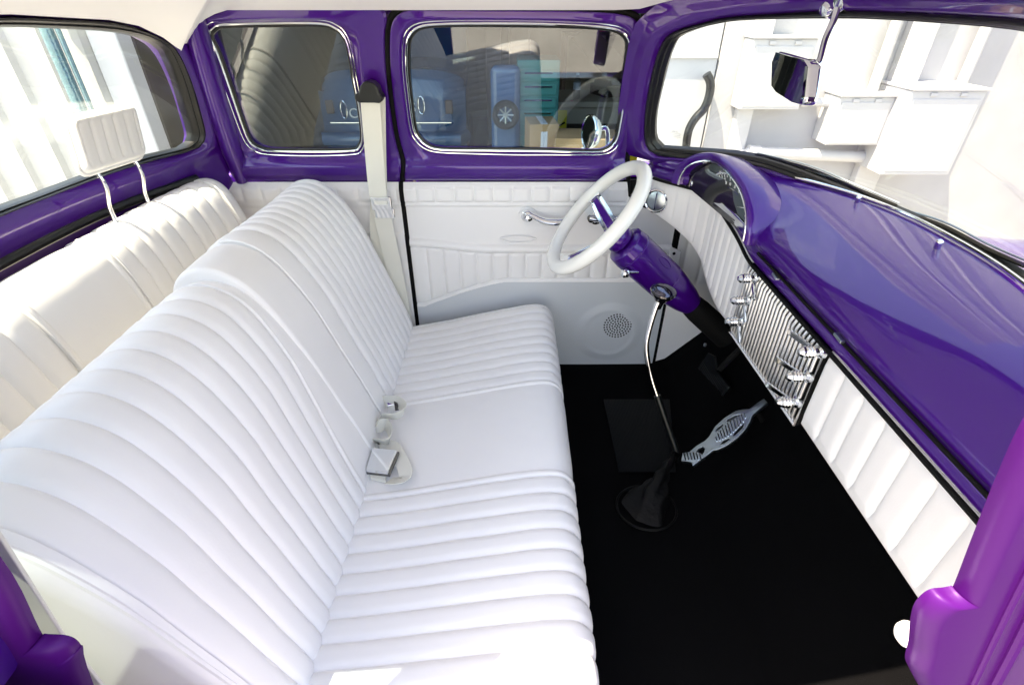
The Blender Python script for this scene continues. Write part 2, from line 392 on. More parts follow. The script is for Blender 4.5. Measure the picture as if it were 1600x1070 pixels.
MB().loft(rr2 + [[rr2[-1][0] * .9 + r * .1 for r in rr2[-1]]]).build('roof', 'purple', car, angle=60)

# ------------------------------------------------------------ driver door lower trim (pleated)
def pleat(x, pitch, d, x0=0):
    t = ((x - x0) / pitch) % 1.0; return d * (1 - abs(2 * t - 1) ** 5)
def trim_panel(name, x0f, x1f, z0, z1, hf, m, parent, nx=320, nz=200, sgn=1, back=.02):
    mb = MB(); zs_ = np.linspace(z0, z1, nz); rows = []
    for z in zs_:
        a, b = x0f(z), x1f(z)
        rows.append([np.array([x, sgn * (.712 - hf(x, z)), z]) for x in np.linspace(a, b, nx)])
    mb.loft(rows, closed=False)
    o = mb.build(name, m, parent, angle=60); return o
def lowb(X): return .826 - (.10 * (min(1, max(0, (-.02 - X) / .30))) ** 1.3 if X < -.02 else 0)
def door_h(X, z):
    h = .010
    if z > 1.150: h -= .006 * smooth((z - 1.150) / .014)
    elif z > 1.098: h += pleat(X, .062, .007) * min(1, (z - 1.098) / .008, (1.150 - z) / .008)
    elif z > 1.084: h += .004 * math.sin(math.pi * (z - 1.084) / .014)
    arc = .975 - .025 * smooth((X + .36) / .3)
    if z < 1.084 and z > arc: h += -.001
    if arc - .030 < z <= arc: h += .012 * math.sin(math.pi * (arc - z) / .030) ** .6
    lb = lowb(X)
    if lb < z <= arc - .030: h += pleat(X, .057, .009, -.01) * min(1, (z - lb) / .006 + .2, (arc - .03 - z) / .006 + .2)
    if lb - .018 < z <= lb: h += .008 * smooth((lb - z) / .010)
    if z <= lb - .018: h += .008
    return h
def xdoor(z): return float(np.interp(z, [0, 1.03, 1.06, 1.085, 1.12, 1.17], [.550, .545, .49, .42, .375, .366]))
dt = trim_panel('door_panel', lambda z: -.347, xdoor, .80 - .10, 1.163, door_h, 'leather', door)
def kick_h(X, z):
    lb = lowb(X) - .012
    h = .0185
    if z > lb: h = .004
    d = math.hypot(X - .365, (z - .60))
    if d < .135: h += .006 * smooth((.135 - d) / .04) - .002 * smooth((.10 - d) / .02)
    return h
kp = trim_panel('speaker_panel', lambda z: -.347, lambda z: .553, .45, .85, kick_h, 'vinyl', door, 300, 160)
sp0 = hit(965, 509, lambda p: p[1] - .689)
hb = MB()
for k, (rad, cnt) in enumerate([(0, 1), (.010, 6), (.020, 12), (.030, 18), (.040, 24), (.050, 28)]):
    for j in range(cnt):
        q = 2 * math.pi * j / cnt + k * .3
        hb.lathe((sp0[0] + rad * math.cos(q), .6918, sp0[2] + rad * math.sin(q)), (0, -1, 0), [(-.002, .0032), (.0035, .0032)], 8)
hb.build('speaker_holes', 'black', door)
# inside handles
def onD(px, py, y=.700): return atY(px, py, y)
hm = MB()
p0 = onD(824, 337); hm.lathe(p0, (0, -1, 0), [(0, .020), (.006, .020), (.010, .012), (.030, .010), (.034, .0)], 24)
path = [onD(818, 340, .675), onD(824, 333, .67), onD(834, 338, .665), onD(850, 345, .662), onD(868, 347, .662), onD(884, 345, .665)]
hm.tube(catmull(path, False, 6), list(np.interp(np.linspace(0, 1, 31), [0, .2, .35, .8, 1], [.010, .015, .012, .018, .012])), 12, flat=.7)
hm.build('window_crank', 'chrome', door)
es = MB(); es.lathe(onD(824, 337, .7015), (0, -1, 0), [(0, .030), (.003, .029), (.004, .0)], 24); es.build('escutcheon', 'whitebox', door)
hm = MB(); hm.lathe(onD(931, 340), (0, -1, 0), [(0, .022), (.006, .022), (.012, .012), (.03, .01), (.034, 0)], 24)
hm.tube([onD(922, 340, .67), onD(935, 341, .665), onD(960, 341, .663), onD(985, 340, .665)], [.016, .018, .016, .013], 12, flat=.7)
hm.build('door_handle', 'chrome', door)
hm = MB(); hm.lathe(onD(923, 341, .671), (0, -1, 0), [(0, .012), (.012, .011), (.016, 0)], 16); hm.build('handle_button', 'gloss', door)
pull = MB(); pts = [onD(782, 373, .697), onD(800, 370, .693), onD(822, 370, .693), onD(838, 374, .697), onD(822, 379, .695), onD(800, 379, .695)]
pull.tube(catmull(pts, True, 5), .0022, 8, closed=True); pull.build('pull_cup', 'leather', door)
lk = MB(); lk.lathe(onD(981, 350, .703), (0, -1, 0), [(0, .003), (.004, .003)], 10); lk.build('lock_screw', 'black', door)

# pieces of the cowl side beyond the door
def cowl_h(X, z):
    if z > .80: return .008 + pleat(X, .06, .006) * min(1, (z - .80) / .01)
    return .014 - .006 * smooth((z - .78) / .02)
bkp = MB(); bkp.box((.56, .745, .78), (.46, .012, .76)); bkp.build('gap_backing', 'black', car)  # added black backing that stops light leaking through the slit ahead of the door
trim_panel('cowl_side_panel', lambda z: .566, lambda z: .80, .45, 1.10, cowl_h, 'leather', car, 60, 60)
cb = MB(); pts = [atY(1046, 384, .688), atY(1064, 392, .688), atY(1058, 432, .688), atY(1044, 430, .688)]; cb.prism(pts, (0, -.006, 0)); cb.build('hinge_bracket', 'leather', car, bevel=.002)
cb = MB(); cb.lathe(atY(1053, 396, .682), (0, -1, 0), [(0, .005), (.003, .005), (.004, 0)], 12); cb.build('bracket_screw', 'black', car)

def quart_h(X, z):
    h = .010
    if z > 1.150: h -= .006 * smooth((z - 1.150) / .014)
    elif z > 1.098: h += pleat(X, .062, .007) * min(1, (z - 1.098) / .008, (1.150 - z) / .008)
    elif z > 1.084: h += .004 * math.sin(math.pi * (z - 1.084) / .014)
    elif z < .985 and z > .975: h += .004
    elif z <= .975: h += pleat(X, .057, .005)
    return h
for s in (1, -1): trim_panel('quarter_trim_panel', lambda z: -.93, lambda z: -.362, .50, 1.163, quart_h, 'leather', car, 160, 120, s).location.x = 0 if s > 0 else -.085

# outer body sides, lower than the windows (thin steel skins behind the trim)
for s in (1, -1):
    b = MB(); b.box((-.66, s * .80, .80), (.66, .05, .74)); 
    if s > 0: b.box((.12, .80, .80), (.88, .05, .74))
    if s > 0: b.box((.60, s * .80, .85), (.5, .05, .70))
    else: b.box((1.1, s * .80, .75), (.6, .05, .70))
    b.box((.15, s * .765, .40), (1.6, .11, .08))
    b.build('body_side', 'purple', car, bevel=.01)

# ------------------------------------------------------------ floor
fl = MB(); prof = [(-1.04, 1.14), (-1.03, .45), (-.5, .45), (-.1, .45), (.3, .45), (.54, .452), (.60, .475), (.72, .60), (.83, .76), (.87, .95), (.89, 1.16)]
fl.loft([[np.array([x, y, z]) for x, z in prof] for y in np.linspace(-.725, .715, 24)], closed=False)
fl.build('carpet', 'carpet', car)
fl = MB(); fl.loft([[np.array([x + (0.03 if z > .5 else 0), y, z - .03]) for x, z in prof] for y in (-.78, .78)], closed=False); fl.build('floor_pan', 'black', car)
sill = MB(); sill.box((.1, -.745, .455), (.9, .05, .03)); sill.build('sill_plate', 'steel', car, bevel=.004)
# ribbed heel pad
z0 = .457
q = [atZ(943, 625, z0), atZ(1046, 625, z0), atZ(1056, 738, z0), atZ(967, 738, z0)]
hp = MB(); hp.prism(q, (0, 0, .004)); hp_o = hp.build('heel_pad', 'mat', car, bevel=.001)
rb = MB()
for k in range(46):
    t = (k + .5) / 46; a = q[0] * (1 - t) + q[1] * t; b = q[3] * (1 - t) + q[2] * t
    rb.tube([a + [0, 0, .004], b + [0, 0, .004]], .0016, 4)
rb.build('pad_ribs', 'mat', hp_o)

# ------------------------------------------------------------ benches
def bench(name, prof, Y0, Y1, seams, bulgef, m, warp=None, r0=.03, r1=.05, dY=.0055, shift=None, face=None, parent=None, dip=None):
    P = catmull(prof, True, 6); P = np.array(P); n = len(P)
    T = np.roll(P, -1, 0) - np.roll(P, 1, 0); T /= np.linalg.norm(T, axis=1)[:, None]
    N = np.stack([T[:, 1], -T[:, 0]], 1)
    cen = P.mean(0)
    if ((P - cen) * N).sum() < 0: N = -N
    wts = np.array([face(*p) if face else 1 for p in P])
    Ys = list(np.arange(Y0, Y1, dY)) + [Y1]
    for s_ in seams: Ys += [s_[0], s_[0] + .001, s_[0] - .001]
    for r_, base, sg in ((r0, Y0, 1), (r1, Y1, -1)): Ys += [base + sg * r_ * (1 - math.cos(a)) for a in np.linspace(0, math.pi / 2, 7)]
    Ys = sorted(set(round(y, 5) for y in Ys if Y0 - 1e-6 <= y <= Y1 + 1e-6))
    sy = [s_[0] for s_ in seams]
    rings = []
    for Y in Ys:
        e0, e1 = Y - Y0, Y1 - Y; ins = 0
        if e0 < r0: ins += r0 - math.sqrt(max(0, r0 * r0 - (r0 - e0) ** 2))
        if e1 < r1: ins += r1 - math.sqrt(max(0, r1 * r1 - (r1 - e1) ** 2))
        i = np.searchsorted(sy, Y + 1e-9) - 1
        puff = 0
        if 0 <= i < len(sy) - 1:
            t = (Y - sy[i]) / (sy[i + 1] - sy[i]); d = seams[i][1]
            puff = d * (1 - abs(2 * t - 1) ** (4.0 if d < .02 else 6)) - d
        Q = P + N * (puff * wts - ins)[:, None]
        if dip: Q = Q + np.array([0, dip(Y)])
        ring = []
        for (x, z), p, nn_ in zip(Q, P, N):
            yy = warp(Y, z) if warp else Y
            w_ = noise.noise(Vector((p[0] * 9, yy * 7, p[1] * 9))) * .0022 + noise.noise(Vector((p[0] * 30, yy * 24 + 3, p[1] * 30))) * .0006
            x += nn_[0] * w_; z += nn_[1] * w_
            xx = x + (shift(yy) if shift else 0)
            ring.append(np.array([xx, yy, z]))
        rings.append(ring)
    mb = MB(); mb.loft(rings, True, caps=True)
    o = mb.build(name, m, parent, angle=75)
    return o, P
# front cushion
cush = [(-.42, .50), (-.42, .655), (-.36, .682), (-.25, .705), (-.12, .735), (0, .762), (.07, .774), (.115, .768), (.142, .735), (.145, .68), (.135, .60), (.12, .52), (-.1, .50)]
near = list(np.linspace(-.605, -.150, 11)); far = list(np.linspace(.19, .60, 10))
def mk(near, far, d, dc):
    L = [(y, d) for y in near[:-1]] + [(near[-1], .0035)] + [(near[-1] + .016, dc)] + [(far[0] - .016, .0035)] + [(y, d) for y in far]
    return L
seams = mk(near, far, .0065, .004)
seat, _ = bench('front_bench', cush, -.625, .655, seams, None, 'leather', r0=.04, r1=.07, face=lambda x, z: 1 if z > .6 and x > -.40 else .2, parent=car)
# front backrest
back = [(-.40, .56), (-.352, .60), (-.350, .68), (-.372, .76), (-.398, .84), (-.428, .93), (-.462, 1.03), (-.500, 1.11), (-.535, 1.162), (-.575, 1.192), (-.62, 1.20), (-.665, 1.182), (-.692, 1.13), (-.68, 1.03), (-.62, .85), (-.57, .70), (-.52, .58)]
near_b = list(np.linspace(-.590, -.13, 11)); far_b = list(np.linspace(.20, .62, 11))
def warp_n(Y, z):
    h = smooth((z - .64) / .56); b = [-.63, -.13, .105]; t = [-.63, -.050, .005]
    return float(np.interp(Y, b, [bb + (tt_ - bb) * h for bb, tt_ in zip(b, t)]))
fc = lambda x, z: 1 if (z > .62 and x > -.60 - (.06 if z > 1.1 else 0)) else .15
sn = [(y, .0062) for y in near_b[:-1]] + [(-.13, .0035), (-.114, .004), (.104, .004)]
back_n = [(x + .004, z) for x, z in back]
bk_o, Pb = bench('backrest', back_n, -.615, .106, sn, None, 'leather', warp=warp_n, r0=.030, r1=.035, face=fc, parent=seat, dip=lambda Y: -.016 * smooth((Y + .22) / .32))
sf = [(-.06, .002), (.108, .010), (.20, .0062)] + [(y, .0062) for y in far_b[1:]]
back_f = [(x, z + .004) for x, z in back]
def inset(Y): return .014 * smooth((.42 - Y) / .36) - .005 * smooth((.112 - Y) / .006)
bf_o, Pf = bench('backrest', back_f, -.02, .655, sf, None, 'leather', r0=.01, r1=.06, face=fc, parent=seat, dip=inset)
# piping along the seams of the plain centre panel and round the near end
def pipe_on(P, Y, r, warp=None, lo=.66, dip=0, flt=None, out=.000):
    cen = P.mean(0); pts = []
    for x, z in P:
        if flt(x, z): pts.append(np.array([x, warp(Y, z) if warp else Y, z + dip]))
    return pts
for P_b, Y, wp, dz_ in ((Pb, .086, warp_n, -.0155), (Pf, .113, None, .0125)):
    pts = pipe_on(P_b, Y, .003, wp, flt=lambda x, z: z > .66 and x > -.64 and (x > -.52 or z > 1.12))
    pts = sorted(pts, key=lambda p: -p[0]); MB().tube([p + np.array([-.001, 0, dz_]) for p in pts], .0032, 8).build('piping', 'leather', seat)
pts = sorted(pipe_on(Pb, -.598, .003, None, flt=lambda x, z: z > .60 and (x > -.52 or z > 1.12)), key=lambda p: -p[0])
MB().tube([p + np.array([-.006, 0, -.004]) for p in pts], .0048, 8).build('piping', 'leather', seat)
Pc = np.array(catmull(cush, True, 6))
pts = sorted([np.array([x, .615, z]) for x, z in Pc if z > .60 and x > -.36 and (x > .0 or z > .68)], key=lambda p: (p[0] if p[2] > .74 else 1 - p[2]))
MB().tube([p + np.array([-.004, 0, -.012]) for p in pts], .004, 8).build('piping', 'leather', seat)
st = MB(); st.box((-.15, .0, .475), (.5, 1.2, .05)); st.build('seat_base', 'black', seat)

# rear bench
rb_ = [(-.84, .62), (-.80, .68), (-.815, .80), (-.845, .93), (-.868, 1.05), (-.885, 1.12), (-.908, 1.175), (-.94, 1.203), (-.975, 1.205), (-1.005, 1.18), (-1.015, 1.1), (-1.015, .7), (-.95, .62)]
rn = list(np.linspace(-.575, -.11, 9)); rf = list(np.linspace(.14, .578, 9))
sr = mk(rn, rf, .0075, .004)
rear, Pr = bench('rear_bench', rb_, -.64, .64, sr, None, 'leather2', r0=.05, r1=.05, face=lambda x, z: 1 if x > -1.0 and z > .66 else .1, shift=lambda y: .05 * (abs(y) / .62) ** 3, parent=car)
for Y in (-.11, .14, .578):
    pts = sorted([np.array([x + .05 * (abs(Y) / .62) ** 3, Y, z]) for x, z in Pr if z > .8 and (x < -.8) and (x > -.98)], key=lambda p: p[2] if p[0] > -.95 else 3 - p[2])
    MB().tube([p + np.array([.002, 0, 0]) for p in pts], .0026, 8).build('piping', 'leather2', rear)
rc, _ = bench('cushion', [(-1.0, .5), (-1.0, .66), (-.85, .70), (-.70, .72), (-.62, .70), (-.60, .6), (-.62, .5)], -.64, .64, sr, None, 'leather2', face=lambda x, z: 1, parent=rear)

# headrest standing in front of the rear window
hr = MB(); c = [atX(126, 276, -.925), atX(224, 245, -.925), atX(204, 164, -.95), atX(98, 187, -.95)]
e1 = c[1] - c[0]; e2 = c[3] - c[0]; nrm = np.cross(e1, e2); nrm /= np.linalg.norm(nrm); nrm = nrm if nrm[0] > 0 else -nrm
rows = []
ii = np.linspace(0, 1, 61); jj = np.linspace(0, 1, 31)
def hr_pt(u, v, side):
    # superellipse outline, pleated pillow
    r = .12; du = 0
    mu = min(u, 1 - u); mv = min(v, 1 - v)
    d = .018 if side > 0 else -.014
    edge = min(1, mu / .06, mv / .09)
    h = d * (1 - (1 - edge) ** 2.2) ** .5 if edge < 1 else d
    if side > 0 and mu > .07 and mv > .1: h += (pleat(u - .07, .172, .006) - .006) * min(1, (mv - .1) / .05)
    uu, vv = u, v
    if mu < .1 and mv < .16:   # round the corners
        a = 1 - mu / .1; b = 1 - mv / .16; L = math.hypot(a, b); k = max(a, b) / L if L > 0 else 1
        a2, b2 = a * k, b * k; su = (1 - a2) * .1; sv = (1 - b2) * .16
        uu = su if u < .5 else 1 - su; vv = sv if v < .5 else 1 - sv
    return c[0] * (1 - uu) * (1 - vv) + c[1] * uu * (1 - vv) + c[2] * uu * vv + c[3] * (1 - uu) * vv + nrm * h
for side in (1, -1):
    hr.loft([[hr_pt(u, v, side) for u in ii] for v in jj], closed=False)
hr_o = hr.build('headrest', 'leather2', rear, angle=60)
edge = [hr_pt(u, 0, 1) for u in ii] + [hr_pt(1, v, 1) for v in jj[1:]] + [hr_pt(u, 1, 1) for u in ii[::-1][1:]] + [hr_pt(0, v, 1) for v in jj[::-1][1:-1]]
def mid(p): return p - nrm * np.dot(p - c[0], nrm)
MB().tube([mid(p) for p in edge[::3]], .0055, 8, closed=True).build('headrest_piping', 'leather2', rear)
for tp, bt in (((152, 270), (171, 324)), ((209, 249), (226, 302))):
    a = atX(*tp, -.94); b = atX(*bt, -.955); m_ = (a + b) / 2 + np.array([.012, -.004, .008])
    MB().tube(catmull([a, m_, b, b + [0, 0, -.05]], False, 6), .0052, 12).build('headrest_post', 'chrome', rear)

# ------------------------------------------------------------ seat belts
sb = MB()
def ribbon(mb, path, nrmls, wdt, th=.0016):
    P = [np.array(p, float) for p in path]; rings = []
    for i, p in enumerate(P):
        t = P[min(i + 1, len(P) - 1)] - P[max(i - 1, 0)]; t /= np.linalg.norm(t); n = np.array(nrmls[i] if isinstance(nrmls, list) else nrmls, float)
        n = n - t * n.dot(t); n /= np.linalg.norm(n); b = np.cross(t, n)
        rings.append([p + b * wdt / 2 + n * th / 2, p - b * wdt / 2 + n * th / 2, p - b * wdt / 2 - n * th / 2, p + b * wdt / 2 - n * th / 2])
    return mb.loft(rings, True, caps=True)
bp = [atY(578, 150, .605), atY(584, 230, .615), atY(590, 300, .63), atY(596, 330, .635), atY(608, 385, .65), atY(618, 430, .655), atY(632, 500, .655)]
beltw = ribbon(MB(), catmull(bp, False, 6), (0, -1, .1), .054).build('shoulder_belt', 'belt', car)
bp2 = [atY(588, 150, .625), atY(590, 235, .64), atY(592, 300, .655), atY(590, 360, .66), atY(596, 430, .665)]
ribbon(MB(), catmull(bp2, False, 6), (0, -1, .1), .050).build('belt_return', 'belt', beltw)
an = MB(); pc = atY(578, 148, .625)
pts = [atY(x, y, .64) for x, y in ((559, 150), (560, 144), (566, 142), (568, 132), (573, 126), (580, 124), (588, 126), (595, 133), (598, 143), (602, 147), (603, 153), (598, 158), (590, 157), (566, 157))]
an.prism(pts, (0, -.045, 0)); an.build('belt_anchor_cover', 'rubber', beltw, bevel=.008)
bu = MB(); bc = atY(596, 318, .625); bu.box(bc, (.062, .010, .040)); bu.box(bc + [0.006, .002, -.032], (.060, .008, .030)); bu.build('belt_slider', 'chrome', beltw, bevel=.002)
bw = MB(); bw.box(bc + [0, -.0055, .004], (.040, .002, .012)); bw.build('slider_slot', 'belt', beltw)

# lap belt folded in the crease
def seatz(x): return float(np.interp(x, [-.42, -.36, -.25, -.12, 0, .07], [.655, .682, .705, .735, .762, .774]))
def onseat(px, py, h=0): return hit(px, py, lambda p: p[2] - (seatz(p[0]) + h))
lp = [onseat(590, 640, .01), onseat(600, 634, .024), onseat(622, 634, .028), onseat(633, 645, .03), onseat(620, 655, .026), onseat(596, 656, .03), onseat(590, 670, .035), onseat(604, 668, .02), onseat(611, 680, .024), onseat(605, 694, .022), onseat(588, 694, .014), onseat(590, 705, .006), onseat(612, 700, .012), onseat(628, 722, .016), onseat(634, 745, .014), onseat(622, 752, .010), onseat(608, 752, .006)]
lpn = (.3, .1, 1)
# webbing stands on its edge where it snakes, so its face normal is horizontal there
pathb = catmull(lp, False, 6); nn = []
for i in range(len(pathb)):
    t = np.array(pathb[min(i + 1, len(pathb) - 1)]) - np.array(pathb[max(i - 1, 0)]); t /= np.linalg.norm(t)
    nh = np.cross(t, (0, 0, 1)); nh /= np.linalg.norm(nh) + 1e-9; k = i / len(pathb)
    up = .30 if k < .62 else .75
    nn.append(tuple(nh * (1 - up) + np.array([0, 0, 1]) * up))
lap = MB()
pp = []
for i, p in enumerate(pathb): pp.append(p + np.array([0, 0, .012 * (1 - i / len(pathb)) + .003]))
ribbon(lap, pp, nn, .034); lap_o = lap.build('lap_belt', 'belt', car, angle=50)
q = [onseat(571, 733, .030), onseat(606, 737, .034), onseat(621, 702, .040), onseat(582, 698, .036)]
bx = MB(); bx.prism(q, (0, 0, -.020)); bx.build('buckle', 'chrome', lap_o, bevel=.003)
MB().prism([p + np.array([.002, 0, -.0085]) + (p - np.mean(q, axis=0)) * .04 for p in q], (0, 0, -.008)).build('buckle_body', 'gloss', lap_o, bevel=.001)
q2 = [onseat(576, 737, .008), onseat(604, 743, .008), onseat(606, 748, .006), onseat(578, 745, .006)]
tb = MB(); tb.prism([onseat(575, 738, .012), onseat(603, 740, .014), onseat(602, 750, .012), onseat(580, 746, .012)], (0, 0, -.010)); tb.build('buckle_webbing', 'belt', lap_o, bevel=.001)
b2 = MB(); bc = onseat(613, 633, .03); b2.box(bc, (.030, .022, .022), Matrix.Rotation(.3, 3, 'Z')); b2.build('latch_tongue', 'chrome', lap_o, bevel=.003)
MB().box(np.array(bc) + [.012, -.004, .004], (.010, .024, .020), Matrix.Rotation(.3, 3, 'Z')).build('latch_button', 'gloss', lap_o, bevel=.001)

# ------------------------------------------------------------ dashboard
def Xl(Y): return .60 - (.03 * smooth((Y - .30) / .2) + .14 * smooth((Y - .48) / .22) if Y > 0 else .12 * smooth((-Y - .58) / .2))
def zl(Y): return 1.105 + .085 * smooth((Y - .22) / .32)
def zbm(Y): return .905 - .02 * smooth((Y + .1) / .4) + .19 * smooth((Y - .33) / .34)
Ys = np.linspace(-.685, .712, 150)
top = MB(); rows = []
for Y in Ys:
    x0, z0_ = Xl(Y), zl(Y); x1 = max(Xw(Y, 1.262) - .004, .42); x1 = max(x1, x0 + .02); L = x1 - x0; H = 1.262 - z0_
    pr = [(x0 + .05, z0_ - .02), (x0 + .012, z0_ - .004), (x0 + .000, z0_ + .004), (x0 - .004, z0_ + .014), (x0 - .002, z0_ + .026), (x0 + .004, z0_ + .034), (x0 + .002, z0_ + .040), (x0 - .004, z0_ + .048), (x0 - .002, z0_ + .062), (x0 + min(.02, L * .15), z0_ + H * .55)]
    pr = [(a, min(b, z0_ + H * .5)) for a, b in pr[:-1]] + [pr[-1]] + [(x0 + L * .30, z0_ + H * .74), (x0 + L * .5, z0_ + H * .87), (x0 + L * .75, z0_ + H * .96), (x0 + L * .95, 1.262), (x1, 1.256)]
    rows.append(catmull([np.array([a, Y, b]) for a, b in pr], False, 4))
top.loft(rows, closed=False)
dash = top.build('dashboard', 'purple', car, angle=50)
# shut line strip and bright lip under the purple roll
lipm = MB(); lipm.tube([np.array([Xl(Y) - .003, Y, zl(Y) + .034]) for Y in np.linspace(-.68, .22, 60)], .0035, 8); lipm.build('dash_groove', 'black', dash)
lipm = MB(); lipm.tube([np.array([Xl(Y) - .006, Y, zl(Y) - .001]) for Y in np.linspace(-.68, .66, 90)], .0045, 8); lipm.build('dash_edge_seal', 'black', dash)
# hinge blocks on the lip
for px, py in ((1212, 432), (1311, 528)):
    p = hit(px, py, lambda p: p[0] - Xl(p[1]) + .006)
    hbm = MB(); hbm.box(p, (.008, .03, .006), Matrix.Rotation(-.1, 3, 'Z')); hbm.build('lip_clip', 'steel', dash, bevel=.001)

def pad(name, Y0, Y1, pitch, d, m='leather', border=.010):
    rows = []; Ysp = np.linspace(Y0, Y1, int((Y1 - Y0) / .0022))
    for Y in Ysp:
        t0, t1 = zl(Y) - .005, zbm(Y); row = []
        for v in np.linspace(0, 1, 36):
            z = t0 + (t1 - t0) * v; dd = min((t0 - z), (z - t1)); eY = min(Y - Y0, Y1 - Y)
            e = min(dd, eY)
            h = .012 * math.sqrt(max(0, 1 - (1 - min(1, e / .012)) ** 2))
            if dd > border and eY > .004: h += (pleat(Y, pitch, d, Y0) - d * .6) * min(1, (dd - border) / .02)
            row.append(np.array([Xl(Y) + .020 - h, Y, z]))
        r2 = np.array([Xl(Y) + .04, Y, t1 + .002])
        rows.append(row + [r2])
    mb = MB(); mb.loft(rows, closed=False); return mb.build(name, m, dash, angle=60)
pad('knee_pad', .262, .708, .031, .006)
pad('knee_pad', -.685, -.127, .062, .011, border=.012)
# firewall shelf under the dash, dark
ud = MB(); ud.loft([[np.array([Xl(Y) + .03, Y, zl(Y) - .01]), np.array([Xl(Y) + .045, Y, zbm(Y) + .004]), np.array([.86, Y, zbm(Y) + .02])] for Y in np.linspace(-.68, .7, 40)], closed=False); ud.build('under_dash', 'black', dash)

# chrome ribbed radio grille
GY0, GY1, Gx = -.128, .252, .594
def gb(Y): return .902 - .012 * (Y + .128) / .38
g = MB(); g.prism([(Gx + .012, GY0, 1.098), (Gx + .012, GY1, 1.098), (Gx + .012, GY1, gb(GY1)), (Gx + .012, GY0, gb(GY0))], (.006, 0, 0)); grille = g.build('radio_grille', 'black', dash)
nb = 25; g = MB()
for k in range(nb):
    Y = GY0 + .012 + (GY1 - GY0 - .024) * k / (nb - 1)
    g.tube([(Gx + .008, Y, 1.094), (Gx + .003, Y, 1.08), (Gx + .003, Y, gb(Y) + .015), (Gx + .010, Y, gb(Y) + .002)], .0035, 8)
g.tube([(Gx + .006, GY0, 1.096), (Gx + .006, GY0, gb(GY0)), (Gx + .006, GY1, gb(GY1)), (Gx + .006, GY1, 1.096)], .003, 8, closed=True)
g.build('grille_bars', 'satin', dash)
for i, ((kx, ky), (fx, fy)) in enumerate([((1157, 434), (1180, 455)), ((1146, 468), (1166, 493)), ((1137, 501), (1157, 527)), ((1252, 548), (1238, 520)), ((1233, 586), (1219, 563)), ((1217, 626), (1203, 602))]):
    k0 = atX(kx, ky, Gx - .035); f0 = atX(fx, fy, Gx - .004)
    base = np.array([Gx, k0[1] - .004, k0[2]])
    kn = MB(); kn.lathe(base + [.006, 0, 0], (-1, 0, 0), [(0, .013), (.008, .013), (.012, .008), (.018, .008), (.022, .0125), (.025, .0105), (.028, .0125), (.031, .0105), (.034, .0125), (.037, .0105), (.042, .011), (.048, .006), (.049, 0)], 24)
    kob = kn.build('control_knob', 'chrome', dash)
    d = f0 - base; d[0] = 0; L = np.linalg.norm(d); d /= L; L = max(L, .05)
    pth = base + np.array([-.004, 0, 0]); b = np.cross(d, (1, 0, 0))
    fl_ = MB(); fl_.prism([pth + d * .012 + b * .005, pth + d * L * 1.1 + b * .0065, pth + d * L * 1.1 - b * .0065, pth + d * .012 - b * .005], (-.006, 0, 0)); fl_.build('knob_lever', 'chrome', dash, bevel=.0015)

# instrument hood and cluster
nY0, nY1 = .246, .600
def arch(u, x, sc=1.0, hs=1.0):   # u 0..1 over the arch
    a = math.pi * u; c_ = (nY0 + nY1) / 2; hw = (nY1 - nY0) / 2 * sc
    Y = c_ - hw * math.cos(a) ; base = 1.150 + .045 * (Y - nY0) / (nY1 - nY0)
    pk = .125 * hs * (math.sin(a) ** .82) * (1 + .10 * math.cos(a) * -1)
    return np.array([x + (Xl(Y) - .60) * .9 * max(0, (.80 - x) / .23 if x > .57 else 1), Y, base + pk])
U = np.linspace(0, 1, 49)
hood = MB(); rings = []
for x, s1, h1 in [(.62, .86, .80), (.585, .90, .84), (.575, .93, .87), (.570, .97, .93), (.572, 1.0, .98), (.58, 1.03, 1.01), (.60, 1.02, .99), (.64, .98, .92), (.70, .90, .80), (.76, .78, .70), (.81, .62, .62), (.84, .45, .56)]:
    rings.append([arch(u, x, s1, h1) - np.array([0, 0, 0 if x < .7 else .02]) for u in U])
hood.loft(rings, closed=False); hood.build('instrument_hood', 'purple', dash, angle=60)
brow = MB(); brow.tube([arch(u, .574, .905, .85) for u in np.linspace(.0, 1, 40)], .0030, 8); brow.build('hood_trim', 'chrome', dash)
gx = .615
clb = MB(); clb.prism([arch(u, gx + .01, .90, .84) * np.array([0, 1, 1]) + np.array([gx - .02 + (Xl(arch(u, .57, .90)[1]) - .60) * .9, 0, 0]) for u in np.linspace(0, 1, 30)], (.01, 0, 0)); clb.build('cluster_face', 'gloss', dash)
def cl(Y, h): # a point on the cluster face
    return np.array([gx - .026 + (Xl(Y) - .60) * .9, Y, 1.152 + .045 * (Y - nY0) / (nY1 - nY0) + h])
sp_c = .385; rad = .115
def fan(a, r, k=1.0, dx=0): Y = sp_c + r * math.cos(a); return cl(Y, .030 + r * .62 * math.sin(a)) + np.array([dx, 0, 0])
face = MB(); face.prism([fan(a, rad - .004) for a in np.linspace(0, math.pi, 30)], (-.003, 0, 0)); face.build('speedometer_face', 'dial', dash)
cr = MB(); cr.tube([fan(a, rad, dx=-.004) for a in np.linspace(0, math.pi, 40)], .005, 8); cr.tube([fan(a, rad * .55, dx=-.004) for a in np.linspace(0, math.pi, 30)], .0016, 6); cr.build('speedometer_rim', 'chrome', dash)
tk = MB()
for k in range(21):
    a = math.pi * (.06 + .88 * k / 20); r1 = rad * (.78 if k % 2 == 0 else .86)
    tk.tube([fan(a, r1, dx=-.005), fan(a, rad * .93, dx=-.005)], .0012, 4)
for k in range(11):
    a = math.pi * (.94 - .88 * k / 10); p = fan(a, rad * .68, dx=-.005)
    text_mb(tk, str(k * 10), .011, lambda x, y, z, p=p: p + np.array([-z, -x, y]), .0004)
tk.tube([fan(2.6, rad * .1, dx=-.006), fan(2.6, rad * .8, dx=-.006)], .0012, 4)
tk.build('dial_markings', 'whitebox', dash)
